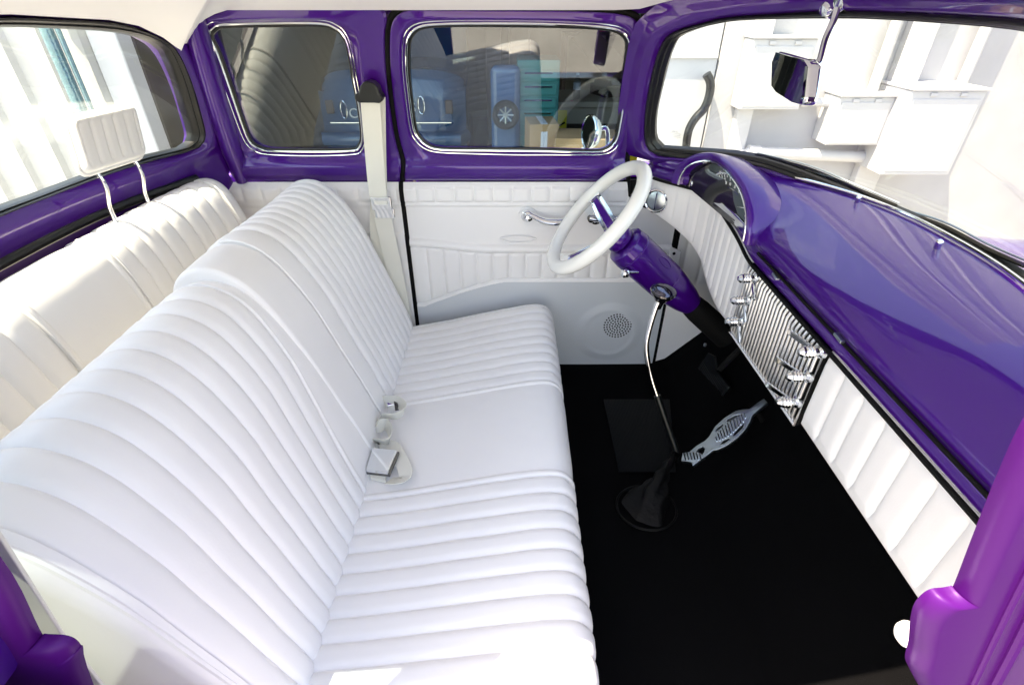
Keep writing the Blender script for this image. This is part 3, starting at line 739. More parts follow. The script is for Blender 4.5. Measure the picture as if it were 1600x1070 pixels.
bar = MB(); bar.prism([cl(.262, .002), cl(.262, .026), cl(.40, .028), cl(.53, .028), cl(.545, .020), cl(.545, .004), cl(.40, .002)], (-.006, 0, 0)); bar.build('gauge_strip', 'chrome', dash, bevel=.001)
for Y in (.31, .385, .455):
    gq = MB(); gq.prism([cl(Y - .020, .007) + [-.008, 0, 0], cl(Y - .020, .024) + [-.008, 0, 0], cl(Y + .018, .024) + [-.008, 0, 0], cl(Y + .018, .007) + [-.008, 0, 0]], (.004, 0, 0)); gq.build('gauge_window', 'gloss', dash)
kb = MB()
for Y, h in ((.535, .085), (.555, .014)): MB().lathe(cl(Y, h), (-1, 0, 0), [(0, .008), (.008, .008), (.011, .005), (.011, 0)], 16).build('cluster_button', 'chrome', dash)

# air vent on the driver end of the knee pad
vp = hit(1027, 313, lambda p: p[0] - Xl(p[1]) + .0) ; e = .01
tY = np.array([(Xl(vp[1] + e) - Xl(vp[1] - e)) / (2 * e), 1, 0]); tY /= np.linalg.norm(tY); vn = np.array([-tY[1], tY[0], 0]); vn = vn if vn[0] < 0 else -vn
v0 = vp + vn * .004
vn = vn + np.array([0, -.9, .1]); vn /= np.linalg.norm(vn)
vm = MB(); vm.lathe(v0, vn, [(-.02, .036), (.006, .037), (.010, .036), (.012, .033), (.010, .030)], 40, caps=False); vent = vm.build('air_vent', 'chrome', dash)
vm = MB(); vm.lathe(v0, vn, [(-.01, .031), (.004, .031), (.007, .02), (.008, 0)], 40); vm.build('vent_disc', 'steel', dash)
vm = MB(); 
vm.tube([v0 + vn * .0095 + np.array([0, 0, -.026]), v0 + vn * .0095 + np.array([0, 0, .026])], .002, 6); vm.build('vent_rib', 'chrome', dash)

# studs along the base of the windshield
for px, py in ((1236, 266), (1341, 311), (1467, 381)):
    p = hit(px, py, lambda p: p[2] - 1.268); s_ = MB(); s_.lathe(p, (-.3, -.3, 1), [(-.01, .006), (.006, .006), (.009, .0035), (.009, 0)], 12); s_.build('trim_stud', 'chrome', wf)
# chrome reveal along the base, inside
rv = MB(); rv.tube([np.array([Xw(Y, 1.262) - .018, Y, 1.268]) for Y in np.linspace(-.55, .40, 80)], .004, 8); rv.build('windshield_molding', 'chrome', wf)

# ------------------------------------------------------------ steering
A41 = R(41); ax = np.array([math.cos(A41), 0, -math.sin(A41)]); sc0 = np.array([.24, .48, 1.13]); e1 = np.array([0, 1., 0]); e2 = np.array([math.sin(A41), 0, math.cos(A41)])
RW = .175
rim = MB(); rim.tube([sc0 + RW * (math.cos(q) * e1 + math.sin(q) * e2) for q in np.linspace(0, 2 * math.pi, 96, endpoint=False)], .0205, 24, closed=True, flat=.95)
rim_o = rim.build('steering_wheel', 'wheelplastic', car)
hub = sc0 + ax * .075
for k in (0, 1, 2):
    q = k * 2 * math.pi / 3 + .12; d = math.cos(q) * e1 + math.sin(q) * e2; sd = np.cross(d, ax)
    a = hub + d * .025; b = sc0 + d * (RW - .012) + ax * .004
    sm = MB()
    for s in (-1, 1):
        A_ = [a + sd * s * .020, (a + b) / 2 + sd * s * .018 - ax * .004, b + sd * s * .013]
        sm.prism([A_[0] + sd * .006, A_[1] + sd * .006, A_[2] + sd * .006, A_[2] - sd * .006, A_[1] - sd * .006, A_[0] - sd * .006], -ax * .005)
    sm.prism([b + sd * .020 - d * .028, b + sd * .022, b - sd * .022, b - sd * .020 - d * .028], -ax * .006)
    sm.build('spoke', 'chrome', rim_o, bevel=.001)
    pm = MB(); pm.prism([a + sd * .013, b + sd * .008 - d * .03, b - sd * .008 - d * .03, a - sd * .013], ax * .003); pm.build('spoke_inlay', 'purple', rim_o)
hb_ = MB(); hb_.lathe(hub, -ax, [(-.02, .036), (.004, .038), (.010, .034), (.016, .02), (.017, 0)], 40); hb_.build('horn_button', 'chrome', rim_o)
hb_ = MB(); hb_.lathe(hub, ax, [(.0, .040), (.012, .042), (.030, .042), (.036, .038)], 40); hb_.build('wheel_hub', 'purple', rim_o)
colm = MB(); colm.lathe(sc0, ax, [(.115, .030), (.118, .052), (.124, .059), (.150, .062), (.1515, .0605), (.154, .0605), (.156, .062), (.300, .060), (.302, .057), (.306, .057), (.308, .059), (.34, .056), (.40, .046), (.44, .034)], 56)
cj = colm.build('steering_column', 'purple', car)
MB().lathe(sc0, ax, [(.43, .036), (.47, .040), (.62, .042)], 30).build('column_jacket', 'black', cj)
# signal/tilt stalk with knob, cast emblem plate
sd = np.cross(ax, (0, 0, 1)); sd /= np.linalg.norm(sd)
kp_ = atY(977, 427, .415); base = sc0 + ax * .19 + np.array([0, -.05, -.02])
MB().tube([base, (base + kp_) / 2, kp_ + [0, 0, .005]], .004, 10).build('stalk', 'chrome', cj)
MB().lathe(kp_, kp_ - base, [(-.010, .007), (-.006, .013), (.003, .0125), (.005, .0135), (.010, .011), (.011, 0)], 20).build('stalk_knob', 'chrome', cj)
nu = np.cross(e1, ax); nu = nu if nu[2] > 0 else -nu
dirn = nu * .75 + np.array([0, -.66, 0]); dirn /= np.linalg.norm(dirn); tn = np.cross(ax, dirn)
pl = MB(); cpt = sc0 + ax * .235 + dirn * .0605
ov = [cpt + ax * .026 * math.cos(q) + tn * .011 * math.sin(q) for q in np.linspace(0, 2 * math.pi, 28, endpoint=False)]
pl.tube(ov, .0018, 6, closed=True); pl.build('column_emblem', 'purple', cj)
# ivory plastic collar bits behind the wheel
cw = MB(); cw.prism([atY(1010, 396, .415), atY(1018, 405, .415), atY(1012, 412, .415), atY(1005, 405, .415)], (0, .01, 0))
# ------------------------------------------------------------ floor gear lever
rodp = [atY(1034, 462, .300), atY(1025, 480, .295), atY(1013, 520, .285), atY(1010, 548, .275), atY(1018, 590, .255), atY(1036, 645, .215), atY(1058, 708, .165), atY(1060, 722, .16)]
rod = MB().tube(catmull(rodp, False, 8), list(np.interp(np.linspace(0, 1, 57), [0, .5, .55, 1], [.0085, .0075, .0065, .006])), 14).build('gear_lever', 'chrome', car)
kc = atY(1036, 457, .300); kax = np.array([.1, -.12, 1]); kax /= np.linalg.norm(kax)
kn = MB(); kn.lathe(kc, kax, [(-.052, .010), (-.030, .013), (-.016, .022), (-.005, .032), (.003, .036), (.008, .035)], 40, caps=True); kn.build('lever_knob', 'gloss', rod)
kn = MB(); kn.lathe(kc, kax, [(.0075, .034), (.011, .031), (.015, .021), (.018, .0)], 40); kn.build('knob_cap', 'smoke', rod)
lowr = MB(); lowr.tube(catmull([atY(1027, 618, .236), atY(1036, 645, .215), atY(1058, 708, .165)], False, 6), .0105, 12).build('lever_sleeve', 'rubber', rod)
c0 = atZ(1010, 792, .462); c1 = atY(1056, 706, .168); bt = MB(); rings = []
for k in np.linspace(0, 1, 26):
    cen = c0 * (1 - k) + c1 * k + np.array([0, 0, .02 * math.sin(math.pi * k)]); r_ = .050 * (1 - k) ** 3 + .012 + .003 * math.sin(k * 28)
    rings.append([cen + np.array([r_ * math.cos(q) * (1 + .18 * math.sin(3 * q + 9 * k)), r_ * math.sin(q) * (1 + .12 * math.sin(4 * q - 6 * k)), .010 * math.sin(2 * q) * k]) for q in np.linspace(0, 2 * math.pi, 40, endpoint=False)])
M['bootleather'] = mat('black_boot_leather', (.0008, .0009, .001), .5, bump=(60, .6, .004), spec=.22)
bt.loft(rings, True, caps=True); bt.build('lever_boot', 'bootleather', rod)
bt = MB(); bt.tube([c0 + np.array([.083 * math.cos(q), .075 * math.sin(q), 0]) for q in np.linspace(0, 2 * math.pi, 48, endpoint=False)], .0035, 8, closed=True); bt.build('boot_ring', 'bootleather', rod)

# ------------------------------------------------------------ pedals
bpx = [(1106, 551), (1116, 556), (1118, 578), (1128, 590), (1140, 605), (1118, 634), (1103, 610), (1089, 578)]
bm_ = MB(); pp = [atX(x, y, .655 + .0006 * (y - 551)) for x, y in bpx]
bm_.prism(pp, (.010, 0, -.004)); brk = bm_.build('brake_pedal', 'mat', car, bevel=.002)
rbm = MB()
a0, a1, b0, b1 = pp[7], pp[5], pp[0], pp[4]
for k in range(11):
    t = (k + .5) / 11; a = a0 * (1 - t) + a1 * t; b = b0 * (1 - t) + b1 * t
    e = t * .15
for k in range(11):
    t = (k + .5) / 11; s_ = pp[7] * (1 - t) + pp[2] * t if t < .5 else pp[7] * (1 - t) + pp[3] * t
    e_ = pp[5] * (1 - t) + pp[4] * t; s_ = pp[7] * (1 - t) + pp[0] * t if t < .6 else s_
    rbm.tube([s_ + [-.002, 0, .001], e_ + [-.002, 0, .001]], .0016, 5)
rbm.build('pedal_ribs', 'mat', brk); 
MB().tube([pp[5] + [-.003, 0, 0], pp[4] + [-.003, 0, 0]], .0028, 8).build('pedal_edge', 'steel', brk)
MB().tube([pp[2] + [.01, 0, 0], pp[2] + [.10, .02, .12], pp[2] + [.18, .03, .3]], .010, 8).build('pedal_arm', 'black', brk)
MB().lathe(atX(1103, 539, .67), (-1, 0, .3), [(0, .006), (.006, .006), (.009, 0)], 12).build('floor_button', 'steel', car)

f_ped = lambda p: p[2] - (.535 + .70 * (p[0] - .51))
pex = np.array([1, 0, .70]); pex /= np.linalg.norm(pex); pn = np.array([-.70, 0, 1]); pn /= np.linalg.norm(pn); po = np.array([.51, 0, .535])
def zoomp(x, y): p = hit(1030 + x / 7.645, 600 + y / 7.645, f_ped) - po; return (p.dot(pex), p[1])
def pd3(a, b, w): return po + pex * a + np.array([0, 1., 0]) * b + pn * w
out = [(275, 925), (290, 835), (370, 822), (460, 745), (555, 690), (605, 640), (680, 515), (790, 415), (920, 335), (1000, 315), (1085, 310), (1180, 240), (1255, 188), (1275, 212), (1295, 235), (1200, 310), (1115, 385), (1095, 450), (1030, 560), (930, 660), (800, 745), (700, 790), (650, 795), (560, 865), (410, 978), (400, 945), (370, 935)]
holes = [[(668, 590), (700, 535), (770, 480), (785, 500), (730, 550)], [(810, 440), (900, 385), (990, 362), (940, 405), (820, 465)], [(722, 742), (770, 685), (845, 650), (855, 675), (790, 720)], [(890, 610), (960, 530), (1035, 460), (1010, 535), (900, 640)], [(440, 822), (470, 780), (530, 752), (555, 775), (550, 820), (520, 860), (490, 830)]]
ped = flatfill('throttle_pedal', [zoomp(*p) for p in out], [[zoomp(*p) for p in h] for h in holes], pd3, .008, 'steel', car, .001)
rbm = MB()
def pq(x, y, w=.006): a, b = zoomp(x, y); return pd3(a, b, w)
for k in range(12):
    t = k / 11; x = 690 + t * 340; y = 670 - t * 275; hw = 28 + 42 * math.sin(math.pi * t) ** .7
    rbm.tube([pq(x - hw * .30, y - hw * .95), pq(x + hw * .30, y + hw * .95)], .0018, 6)
rbm.build('pedal_ribs', 'chrome', ped); rbm = MB()
for k in range(6):
    x = 305 + k * 37; rbm.tube([pq(x, 832 + (k > 3) * 4), pq(x + 22, 925 - k * 2)], .0018, 6)
rbm.build('pedal_ribs', 'chrome', ped)
MB().tube([pd3(*zoomp(1150, 290), -.005), pd3(*zoomp(1150, 290), -.06)], .008, 8).build('pedal_arm', 'black', ped)

# ------------------------------------------------------------ inside mirror
def mp(px, py, x): return atX(px, py, x)
mc = [atX(1212, 82, .512), atX(1252, 94, .500), atX(1258, 104, .497), atX(1253, 150, .495), atX(1249, 163, .496), atX(1237, 160, .499), atX(1212, 144, .508), atX(1205, 134, .511), atX(1206, 98, .514)]
gm = MB(); gm.prism(mc, (.004, 0, 0)); mir = None
mb_ = MB(); cen = np.mean(mc, axis=0); mb_.prism([cen + (p - cen) * 1.05 + np.array([.0035, 0, 0]) for p in mc], (.022, -.006, 0)); mir = mb_.build('rearview_mirror', 'chrome', car, bevel=.006)
gm.build('mirror_glass', 'mirror', mir)
arm = [atX(1308, 14, .600), atX(1302, 34, .595), atX(1290, 62, .580), atX(1281, 95, .555), atX(1274, 102, .545), atX(1258, 106, .522)]
MB().tube(catmull(arm, False, 8), .0062, 14).build('mirror_arm', 'chrome', mir)
hp_ = atX(1300, 8, .608)
MB().lathe(hp_, (-.8, -.25, -.5), [(-.02, .022), (.0, .024), (.008, .022), (.012, .014), (.020, .010), (.021, 0)], 24).build('mirror_bracket', 'chrome', mir)
MB().lathe(hp_ + [.0, -.03, .004], (-.9, -.2, -.4), [(-.02, .016), (.0, .018), (.008, .014), (.010, 0)], 24).build('mirror_bracket', 'chrome', mir)

# round outside mirror on the driver door
oc = atY(922, 207, .90); oa = np.array([-.90, -.30, .08]); oa /= np.linalg.norm(oa)
om = MB(); om.lathe(oc, oa, [(-.035, .0), (-.033, .02), (-.02, .045), (0, .056), (.006, .056), (.008, .052), (.005, .051)], 40, caps=False); omo = om.build('side_mirror', 'chrome', car)
om = MB(); om.lathe(oc, oa, [(.0, .051), (.005, .051), (.0055, 0)], 40); om.build('mirror_glass', 'mirror', omo)
om = MB(); b_ = oc + np.array([.05, 0, -.01]); om.tube(catmull([oc + [.02, 0.01, 0], oc + [.055, .01, .01], oc + [.065, .0, -.05], [oc[0] + .06, .84, 1.14]], False, 6), .008, 10); om.build('mirror_stem', 'chrome', omo)

# ------------------------------------------------------------ passenger side door frame, close to the camera
def passp(px, py, Yp): return atY(px, py, Yp)
aj = [(1660, 560), (1600, 650), (1560, 735), (1520, 835), (1492, 908), (1486, 914), (1472, 917), (1455, 919), (1442, 926), (1431, 938), (1425, 952), (1421, 975), (1419, 1000), (1414, 1024), (1419, 1040), (1440, 1078), (1480, 1140), (1760, 1140), (1760, 560)]
# sloped: upper part leans in like the other side
def on_pass(px, py, off=0): return atY(px, py, -.70 + off)
def pillow(px, c, depth, k1):
    base = catmull([np.array(p, float) for p in px], True, 5); rings = []
    P0 = [on_pass(x, y, .03) for x, y in base]; rings.append(P0)
    cc = on_pass(c[0], c[1], .0)
    P1 = [on_pass(x, y, 0.0) for x, y in base]
    for t in np.linspace(0, 1, 26):
        k = 1 - (1 - k1) * t; f = math.sqrt(max(0, 1 - (1 - t) ** 2))
        rings.append([np.array([cc[0] + (p[0] - cc[0]) * k, -.70 - depth * f, cc[2] + (p[2] - cc[2]) * k]) for p in P1])
    return MB().loft(rings[1:], True, caps=True)
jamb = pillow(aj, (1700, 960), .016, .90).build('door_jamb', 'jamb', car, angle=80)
rd = MB(); l1 = [on_pass(x, y, -.0165) for x, y in ((1700, 720), (1600, 905), (1560, 985), (1515, 1080), (1490, 1130))]
rd.tube(catmull(l1, False, 6), .0032, 10); l2 = [on_pass(x, y, -.0165) for x, y in ((1720, 790), (1625, 935), (1580, 1020), (1545, 1085), (1520, 1130))]
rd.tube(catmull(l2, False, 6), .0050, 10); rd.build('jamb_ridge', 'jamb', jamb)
kb = MB(); kb.lathe(on_pass(1417, 990, .05), (-.9, .2, .2), [(-.02, .012), (-.004, .014), (.002, .0135), (.007, .010), (.010, .005), (.011, 0)], 32); kb.build('courtesy_switch', 'whitebox', jamb)
bj = [(-160, 700), (0, 868), (62, 982), (70, 989), (100, 991), (116, 996), (126, 1006), (131, 1022), (133, 1140), (-160, 1140)]
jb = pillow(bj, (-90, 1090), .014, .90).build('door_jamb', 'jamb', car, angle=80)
tj = [(-160, 610), (0, 826), (50, 905), (103, 990), (170, 1075), (215, 1140), (-160, 1140)]
jm = MB(); P_ = [on_pass(x, y, .048) for x, y in tj]; jm.prism(P_, (0, -.004, 0)); jm.build('jamb_trim', 'belt', jb, bevel=.001)

# open passenger door, swung forward beside the doorway
dm = MB(); dr = Matrix.Rotation(R(-72), 3, 'Z'); hx = np.array([.50, -.80, 0])
def dl(a, b, z): v = dr @ Vector((a, b, 0)); return np.array([hx[0] + v.x, hx[1] + v.y, z])
dm.box(dl(.45, 0, .84), (.88, .07, .72), dr)
for a_, z_, w_, h_ in ((.45, 1.60, .80, .05), (.06, 1.40, .06, .42), (.84, 1.40, .06, .42)): dm.box(dl(a_, 0, z_), (w_, .05, h_), dr)
pdr = dm.build('passenger_door', 'purple', car, bevel=.012)
dm = MB(); dm.box(dl(.45, -.038, .84), (.80, .012, .62), dr); dm.build('door_panel', 'purple', pdr, bevel=.005)  # unseen inner face, made purple to keep white reflections off the jamb
dm = MB(); dm.box(dl(.45, 0, 1.39), (.74, .005, .38), dr); dm.build('window_glass', 'sideglass', pdr)
# ------------------------------------------------------------ outside of the car ahead of the windshield
hd = MB(); rows = []
for Y in np.linspace(-.67, .67, 41):
    a = abs(Y) / .67; x0 = Xw(min(abs(Y), .70), 1.25) + .012
    rows.append([np.array([x0 + (2.2 - x0) * t, Y, 1.235 - .02 * t - .14 * (t > .02) * min(1, t * 6) * (.3 + .7 * a * a) - .10 * t * t - .35 * a ** 4 * min(1, t * 3)]) for t in np.linspace(0, 1, 30)])
hd.loft(rows, closed=False); hood_o = hd.build('hood', 'purple', car, angle=60)
for pts in ([(1180, 243), (1260, 263), (1330, 292), (1400, 322)], [(1400, 330), (1470, 352), (1540, 388), (1600, 415)]):
    pth = [hit(x, y, lambda p: p[0] - Xw(p[1], p[2]) - .02, .40) for x, y in pts]
    wm = MB(); wm.tube(catmull(pth, False, 6), .0045, 8); wo = wm.build('windshield_wiper', 'black', car)
    MB().tube([p + np.array([.004, 0, .007]) for p in catmull(pth, False, 6)], .002, 6).build('wiper_spine', 'steel', wo)
cg = MB(); cg.tube([np.array([Xw(Y, 1.25) + .03, Y, 1.247]) for Y in np.linspace(-.6, .6, 60)], .005, 8); cg.build('cowl_molding', 'chrome', car)

exec_world = True
# ================================================================ surroundings
WY = 2.6
g = MB(); g.add([(-60, -60, 0), (60, -60, 0), (60, 60, 0), (-60, 60, 0)], [(0, 1, 2, 3)]); tag(g.build('ground', 'concrete'), kind='structure')
# corrugated fence seen through the rear window
fx0, fx1 = -9.0, -2.46
mb = MB(); prof = []; x = fx0
while x < fx1 - .2:
    prof += [(x, 0), (x + .13, 0), (x + .15, .035), (x + .20, .035), (x + .22, 0)]; x += .24
mb.loft([[np.array([a, WY + .02 - b, z]) for a, b in prof] for z in (0, 2.3)], closed=False)
mb.loft([[np.array([a, WY + .035 - b, z]) for a, b in prof] for z in (0, 2.3)], closed=False)
fence = mb.build('corrugated_wall', 'fence', smooth=False); tag(fence, 'white corrugated metal wall seen through the rear window', 'wall')
mb = MB(); mb.tube([(-2.62, WY - .16, 0), (-2.62, WY - .16, 2.4)], .035, 16); mb.tube([(-2.555, WY - .16, 0), (-2.555, WY - .16, 2.4)], .014, 12)
for z in (.7, 1.6): mb.box((-2.60, WY - .09, z), (.16, .14, .03))
tag(mb.build('drain_pipe', 'tealglass'), 'glossy teal drain pipe running down the corrugated wall', 'pipe')
mb = MB(); mb.box((-2.38, WY, 1.4), (.17, .16, 2.8)); tag(mb.build('gate_post', 'greywall', bevel=.01), 'grey square post between corrugated wall and dark garage', 'post')
# garage: roof, back wall, side walls
gx0, gx1 = -2.29, 1.32
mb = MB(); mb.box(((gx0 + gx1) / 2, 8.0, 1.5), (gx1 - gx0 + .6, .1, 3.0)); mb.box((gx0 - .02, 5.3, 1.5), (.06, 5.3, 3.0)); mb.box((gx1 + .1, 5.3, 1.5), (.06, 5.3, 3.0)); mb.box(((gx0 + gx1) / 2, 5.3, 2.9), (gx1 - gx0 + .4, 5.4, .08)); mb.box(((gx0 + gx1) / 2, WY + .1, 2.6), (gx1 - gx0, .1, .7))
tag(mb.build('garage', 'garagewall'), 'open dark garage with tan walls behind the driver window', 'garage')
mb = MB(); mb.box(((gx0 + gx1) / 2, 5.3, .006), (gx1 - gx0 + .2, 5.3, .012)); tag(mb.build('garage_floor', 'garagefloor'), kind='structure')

# blue car standing tail-out in the garage
bc_ = empty('parked_blue_car', (-1.15, 4.3, 0))
tag(bc_, 'blue older car with oval chrome badges and letters on its tail, parked in garage', 'car')
prof = [(0, .30), (-.02, .36), (-.03, .55), (-.02, .66), (.0, .96), (.05, 1.05), (.14, 1.09), (.60, 1.12), (.72, 1.16), (1.10, 1.42), (1.25, 1.47), (2.2, 1.48), (2.2, .30)]
mb = MB(); rows = []
for s in np.linspace(-1, 1, 31):
    k = abs(s); rows.append([np.array([-1.15 + s * .70 * (1 - .08 * max(0, z - .9)), 4.3 + y + .16 * k ** 4 + (.02 if z > .9 else 0), z - .10 * k ** 5 * (z > .9)]) for y, z in catmull([np.array(p) for p in prof], True, 4)])
mb.loft(rows, True, caps=True); mb.build('body', 'blue', bc_, angle=50)
mb = MB(); mb.tube([(-1.85, 4.38, .5), (-1.8, 4.24, .5), (-1.15, 4.20, .5), (-.5, 4.24, .5), (-.45, 4.38, .5)], .05, 12, flat=1.3); mb.build('bumper', 'blue', bc_)
mb = MB(); mb.box((-1.15, 4.262, .645), (1.15, .010, .008)); mb.build('trim_strip', 'chrome', bc_)
f_tail = lambda p: p[1] - 4.255
for px, py in ((537, 172), (658, 165)):
    c_ = hit(px, py, f_tail, .5, 8); mb = MB(); mb.tube([c_ + np.array([.028 * math.cos(q), 0, .075 * math.sin(q)]) for q in np.linspace(0, 2 * math.pi, 32, endpoint=False)], .008, 8, closed=True); mb.build('oval_badge', 'chrome', bc_)
for ch_, px, py in (('C', 552, 178), ('S', 645, 169)):
    c_ = hit(px, py, f_tail, .5, 8); mb = MB(); text_mb(mb, ch_, .12, lambda x, y, z, c_=c_: c_ + np.array([x, -z, y]), .004); mb.build('letter', 'whitebox', bc_)
for s in (-1, 1):
    mb = MB(); mb.lathe((-1.15 + s * .62, 4.95, .30), (1, 0, 0), [(-.09, .18), (-.09, .29), (-.05, .30), (.05, .30), (.09, .29), (.09, .18)], 28); mb.build('wheel', 'tyre', bc_)
    mb = MB(); mb.box((-1.15 + s * .56, 4.28, .78), (.07, .03, .12)); mb.build('tail_light', 'brown', bc_, bevel=.01)

# tool cabinet
tc_ = empty('tool_cabinet', (.22, 3.6, 0)); tag(tc_, 'tall teal tool cabinet with many drawers beside the desk', 'cabinet')
mb = MB(); mb.box((.21, 3.82, .62), (.34, .40, 1.22)); mb.build('case', 'teal', tc_, bevel=.01)
for k in range(11):
    z = .14 + k * .098; mb = MB(); mb.box((.21, 3.612, z), (.30, .014, .080)); d_ = mb.build('drawer', 'teal', tc_, bevel=.004)
    mb = MB(); mb.box((.21, 3.598, z + .02), (.22, .010, .010)); mb.build('drawer_pull', 'chrome', tc_)
# small spoked wheel
mb = MB(); cw_ = atY(790, 180, 3.5); mb.tube([cw_ + np.array([.085 * math.cos(q), 0, .085 * math.sin(q)]) for q in np.linspace(0, 2 * math.pi, 40, endpoint=False)], .026, 10, closed=True)
sw = mb.build('trolley_wheel', 'tyre', None, loc=cw_); tag(sw, 'small spare wheel with grey spoked rim hung between car and cabinet', 'wheel')
mb = MB(); 
for k in range(8): q = k * math.pi / 4; mb.tube([cw_, cw_ + np.array([.068 * math.cos(q), -.01, .068 * math.sin(q)])], .007, 6)
mb.lathe(cw_, (0, -1, 0), [(-.01, .02), (.015, .02), (.018, 0)], 16)
r_ = mb.build('spokes', 'steel', None, loc=cw_); r_.parent = sw; r_.location = (0, 0, 0)
mb = MB(); mb.box((cw_[0], 3.62, .60), (.24, .16, 1.2)); tag(mb.build('water_heater_box', 'blue', bevel=.05), 'narrow blue locker standing left of the teal cabinet', 'locker')

# desk
dk = empty('desk', (1.0, 4.3, 0)); tag(dk, 'beige metal desk with yellow stickers on its legs under the bottle', 'desk')
dz = .80; p = atY(875, 160, 4.2); dx0 = p[0]; dzt = p[2]
mb = MB(); mb.box((dx0 + .40, 4.55, dzt - .02), (.86, .72, .05)); mb.build('desk_top', 'desk', dk, bevel=.006)
mb = MB(); mb.box((dx0 + .42, 4.24, dzt - .12), (.78, .03, .14)); mb.build('apron', 'desk', dk)
for x in (dx0 + .03, dx0 + .74):
    mb = MB(); mb.box((x, 4.25, (dzt - .05) / 2), (.09, .06, dzt - .05)); l_ = mb.build('leg', 'desk', dk)
    mb = MB(); mb.box((x, 4.215, dzt - .30), (.085, .006, .46)); mb.build('hazard_sticker', 'yellow', dk)
    mb = MB()
    for k in range(5): mb.box((x, 4.211, dzt - .41 + k * .055), (.06, .004, .016), Matrix.Rotation(-.5, 3, 'Y'))
    mb.build('sticker_marks', 'black', dk)
    mb = MB(); mb.box((x, 4.85, (dzt - .05) / 2), (.06, .05, dzt - .05)); mb.build('leg', 'desk', dk)
mb = MB(); pk = atY(893, 163, 4.222); mb.lathe(pk, (0, -1, 0), [(0, .032), (.003, .032)], 20); mb.build('round_sticker', 'pink', dk)
# bottle
bp_ = np.array([atY(902, 140, 4.3)[0], 4.34, dzt + .006]); bo = empty('water_bottle', bp_); tag(bo, 'clear plastic water bottle with pale label on the desk', 'bottle')
mb = MB(); mb.lathe(bp_, (0, 0, 1), [(0, .028), (.005, .034), (.08, .033), (.085, .031), (.14, .033), (.165, .028), (.185, .013), (.2, .012)], 24); mb.build('bottle_body', 'bottle', bo)
mb = MB(); mb.lathe(bp_ + [0, 0, .08], (0, 0, 1), [(0, .0345), (.06, .0345)], 24); mb.build('paper_label', 'label', bo)
mb = MB(); mb.lathe(bp_ + [0, 0, .2], (0, 0, 1), [(0, .015), (.018, .015), (.019, 0)], 16); mb.build('cap', 'whitebox', bo)
# clutter on desk
mb = MB(); mb.box((dx0 + .55, 4.6, dzt + .05), (.35, .3, .10), Matrix.Rotation(.4, 3, 'Z')); mb.box((dx0 + .50, 4.6, dzt + .12), (.22, .2, .05), Matrix.Rotation(.8, 3, 'Z')); tag(mb.build('toolbox', 'black', bevel=.01), 'black toolbox lying on the back of the desk', 'toolbox')
# shelf with bottles
mb = MB(); mb.box((1.05, 5.6, 1.30), (1.0, .3, .03)); 
for x in (.58, 1.52): mb.box((x, 5.6, .66), (.04, .3, 1.30))
tag(mb.build('shelf', 'brown'), 'dark wooden shelf standing behind the desk', 'shelf')
for i, (x, m_, nm) in enumerate([(.98, 'red', 'red'), (1.10, 'yellow', 'yellow'), (1.24, 'whitebox', 'white'), (1.36, 'greenp', 'green')]):
    mb = MB(); mb.lathe((x, 5.55, 1.317), (0, 0, 1), [(0, .035), (.12, .035), (.15, .015), (.18, .015), (.181, 0)], 16); tag(mb.build('spray_bottle', m_), nm + ' workshop bottle standing on the dark shelf', 'bottle', 'bottles on the workshop shelf')
# timber posts
for i, px in enumerate((771, 812)):
    a = atY(px, 60, 6.2); mb = MB(); mb.box((a[0], 6.2, 1.0), (.20 if i == 0 else .24, .14, 2.0), None); tag(mb.build('timber_post', 'brown', bevel=.02), ('narrower' if i == 0 else 'wider') + ' brown timber post at the back of the garage', 'post')
mb = MB(); a = atY(893, 60, 5.2); b = atY(990, 170, 5.2); 
mb.prism([a, atY(925, 40, 5.2), atY(1010, 130, 5.2), b], (0, .08, 0)); tag(mb.build('leaning_board', 'brown'), 'dark board leaning behind the desk', 'board')
mb = MB(); mb.box((.75, 7.9, 1.2), (1.6, .06, 1.9)); M['sand'] = mat('sandy_board', (.34, .27, .20), .9, var=.15); tag(mb.build('wall_board', 'sand'), 'sand coloured panel on the back wall above the desk', 'panel')
# cardboard boxes
def carton(name_lbl, c, d, rz, tape=True):
    e = empty('cardboard_box', (c[0], c[1], c[2] - d[2] / 2)); tag(e, name_lbl, 'box', 'cardboard boxes by the garage door')
    mb = MB(); rm = Matrix.Rotation(rz, 3, 'Z'); mb.box(c, d, rm); mb.build('carton', 'card', e, bevel=.004)
    mb = MB(); mb.box(np.array(c) + [0, 0, d[2] / 2 + .001], (.05, d[1], .002), rm); mb.box(np.array(c) + np.array(rm @ Vector((0, -d[1] / 2 - .001, 0))), (.05, .002, d[2] * .6), rm); mb.build('tape', 'label', e)
    return e
pb = atY(855, 206, 3.0)
carton('plain brown cardboard box left behind the taped box', (pb[0] - .03, 3.25, pb[2] - .10), (.22, .30, .26), .1)
pb2 = atY(918, 214, 2.95)
carton('taped cardboard box on top of its stack by the round mirror', (pb2[0], 3.05, pb2[2] - .14), (.44, .34, .28), -.12)
carton('bottom cardboard box carrying the taped box', (pb2[0], 3.10, (pb2[2] - .28) / 2), (.48, .40, pb2[2] - .285), .05)
carton('big cardboard box under the plain brown box', (pb[0] + .04, 3.30, (pb[2] - .23) / 2), (.44, .38, pb[2] - .235), 0.0)

# ---- white wall ahead
wx0 = atY(1097, 238, WY)[0]
mb = MB(); mb.box((wx0 + 4.5, WY + .12, 2.0), (9.0, .24, 4.0)); tag(mb.build('white_wall', 'white'), 'white painted wall with service boxes seen through the windshield', 'wall')
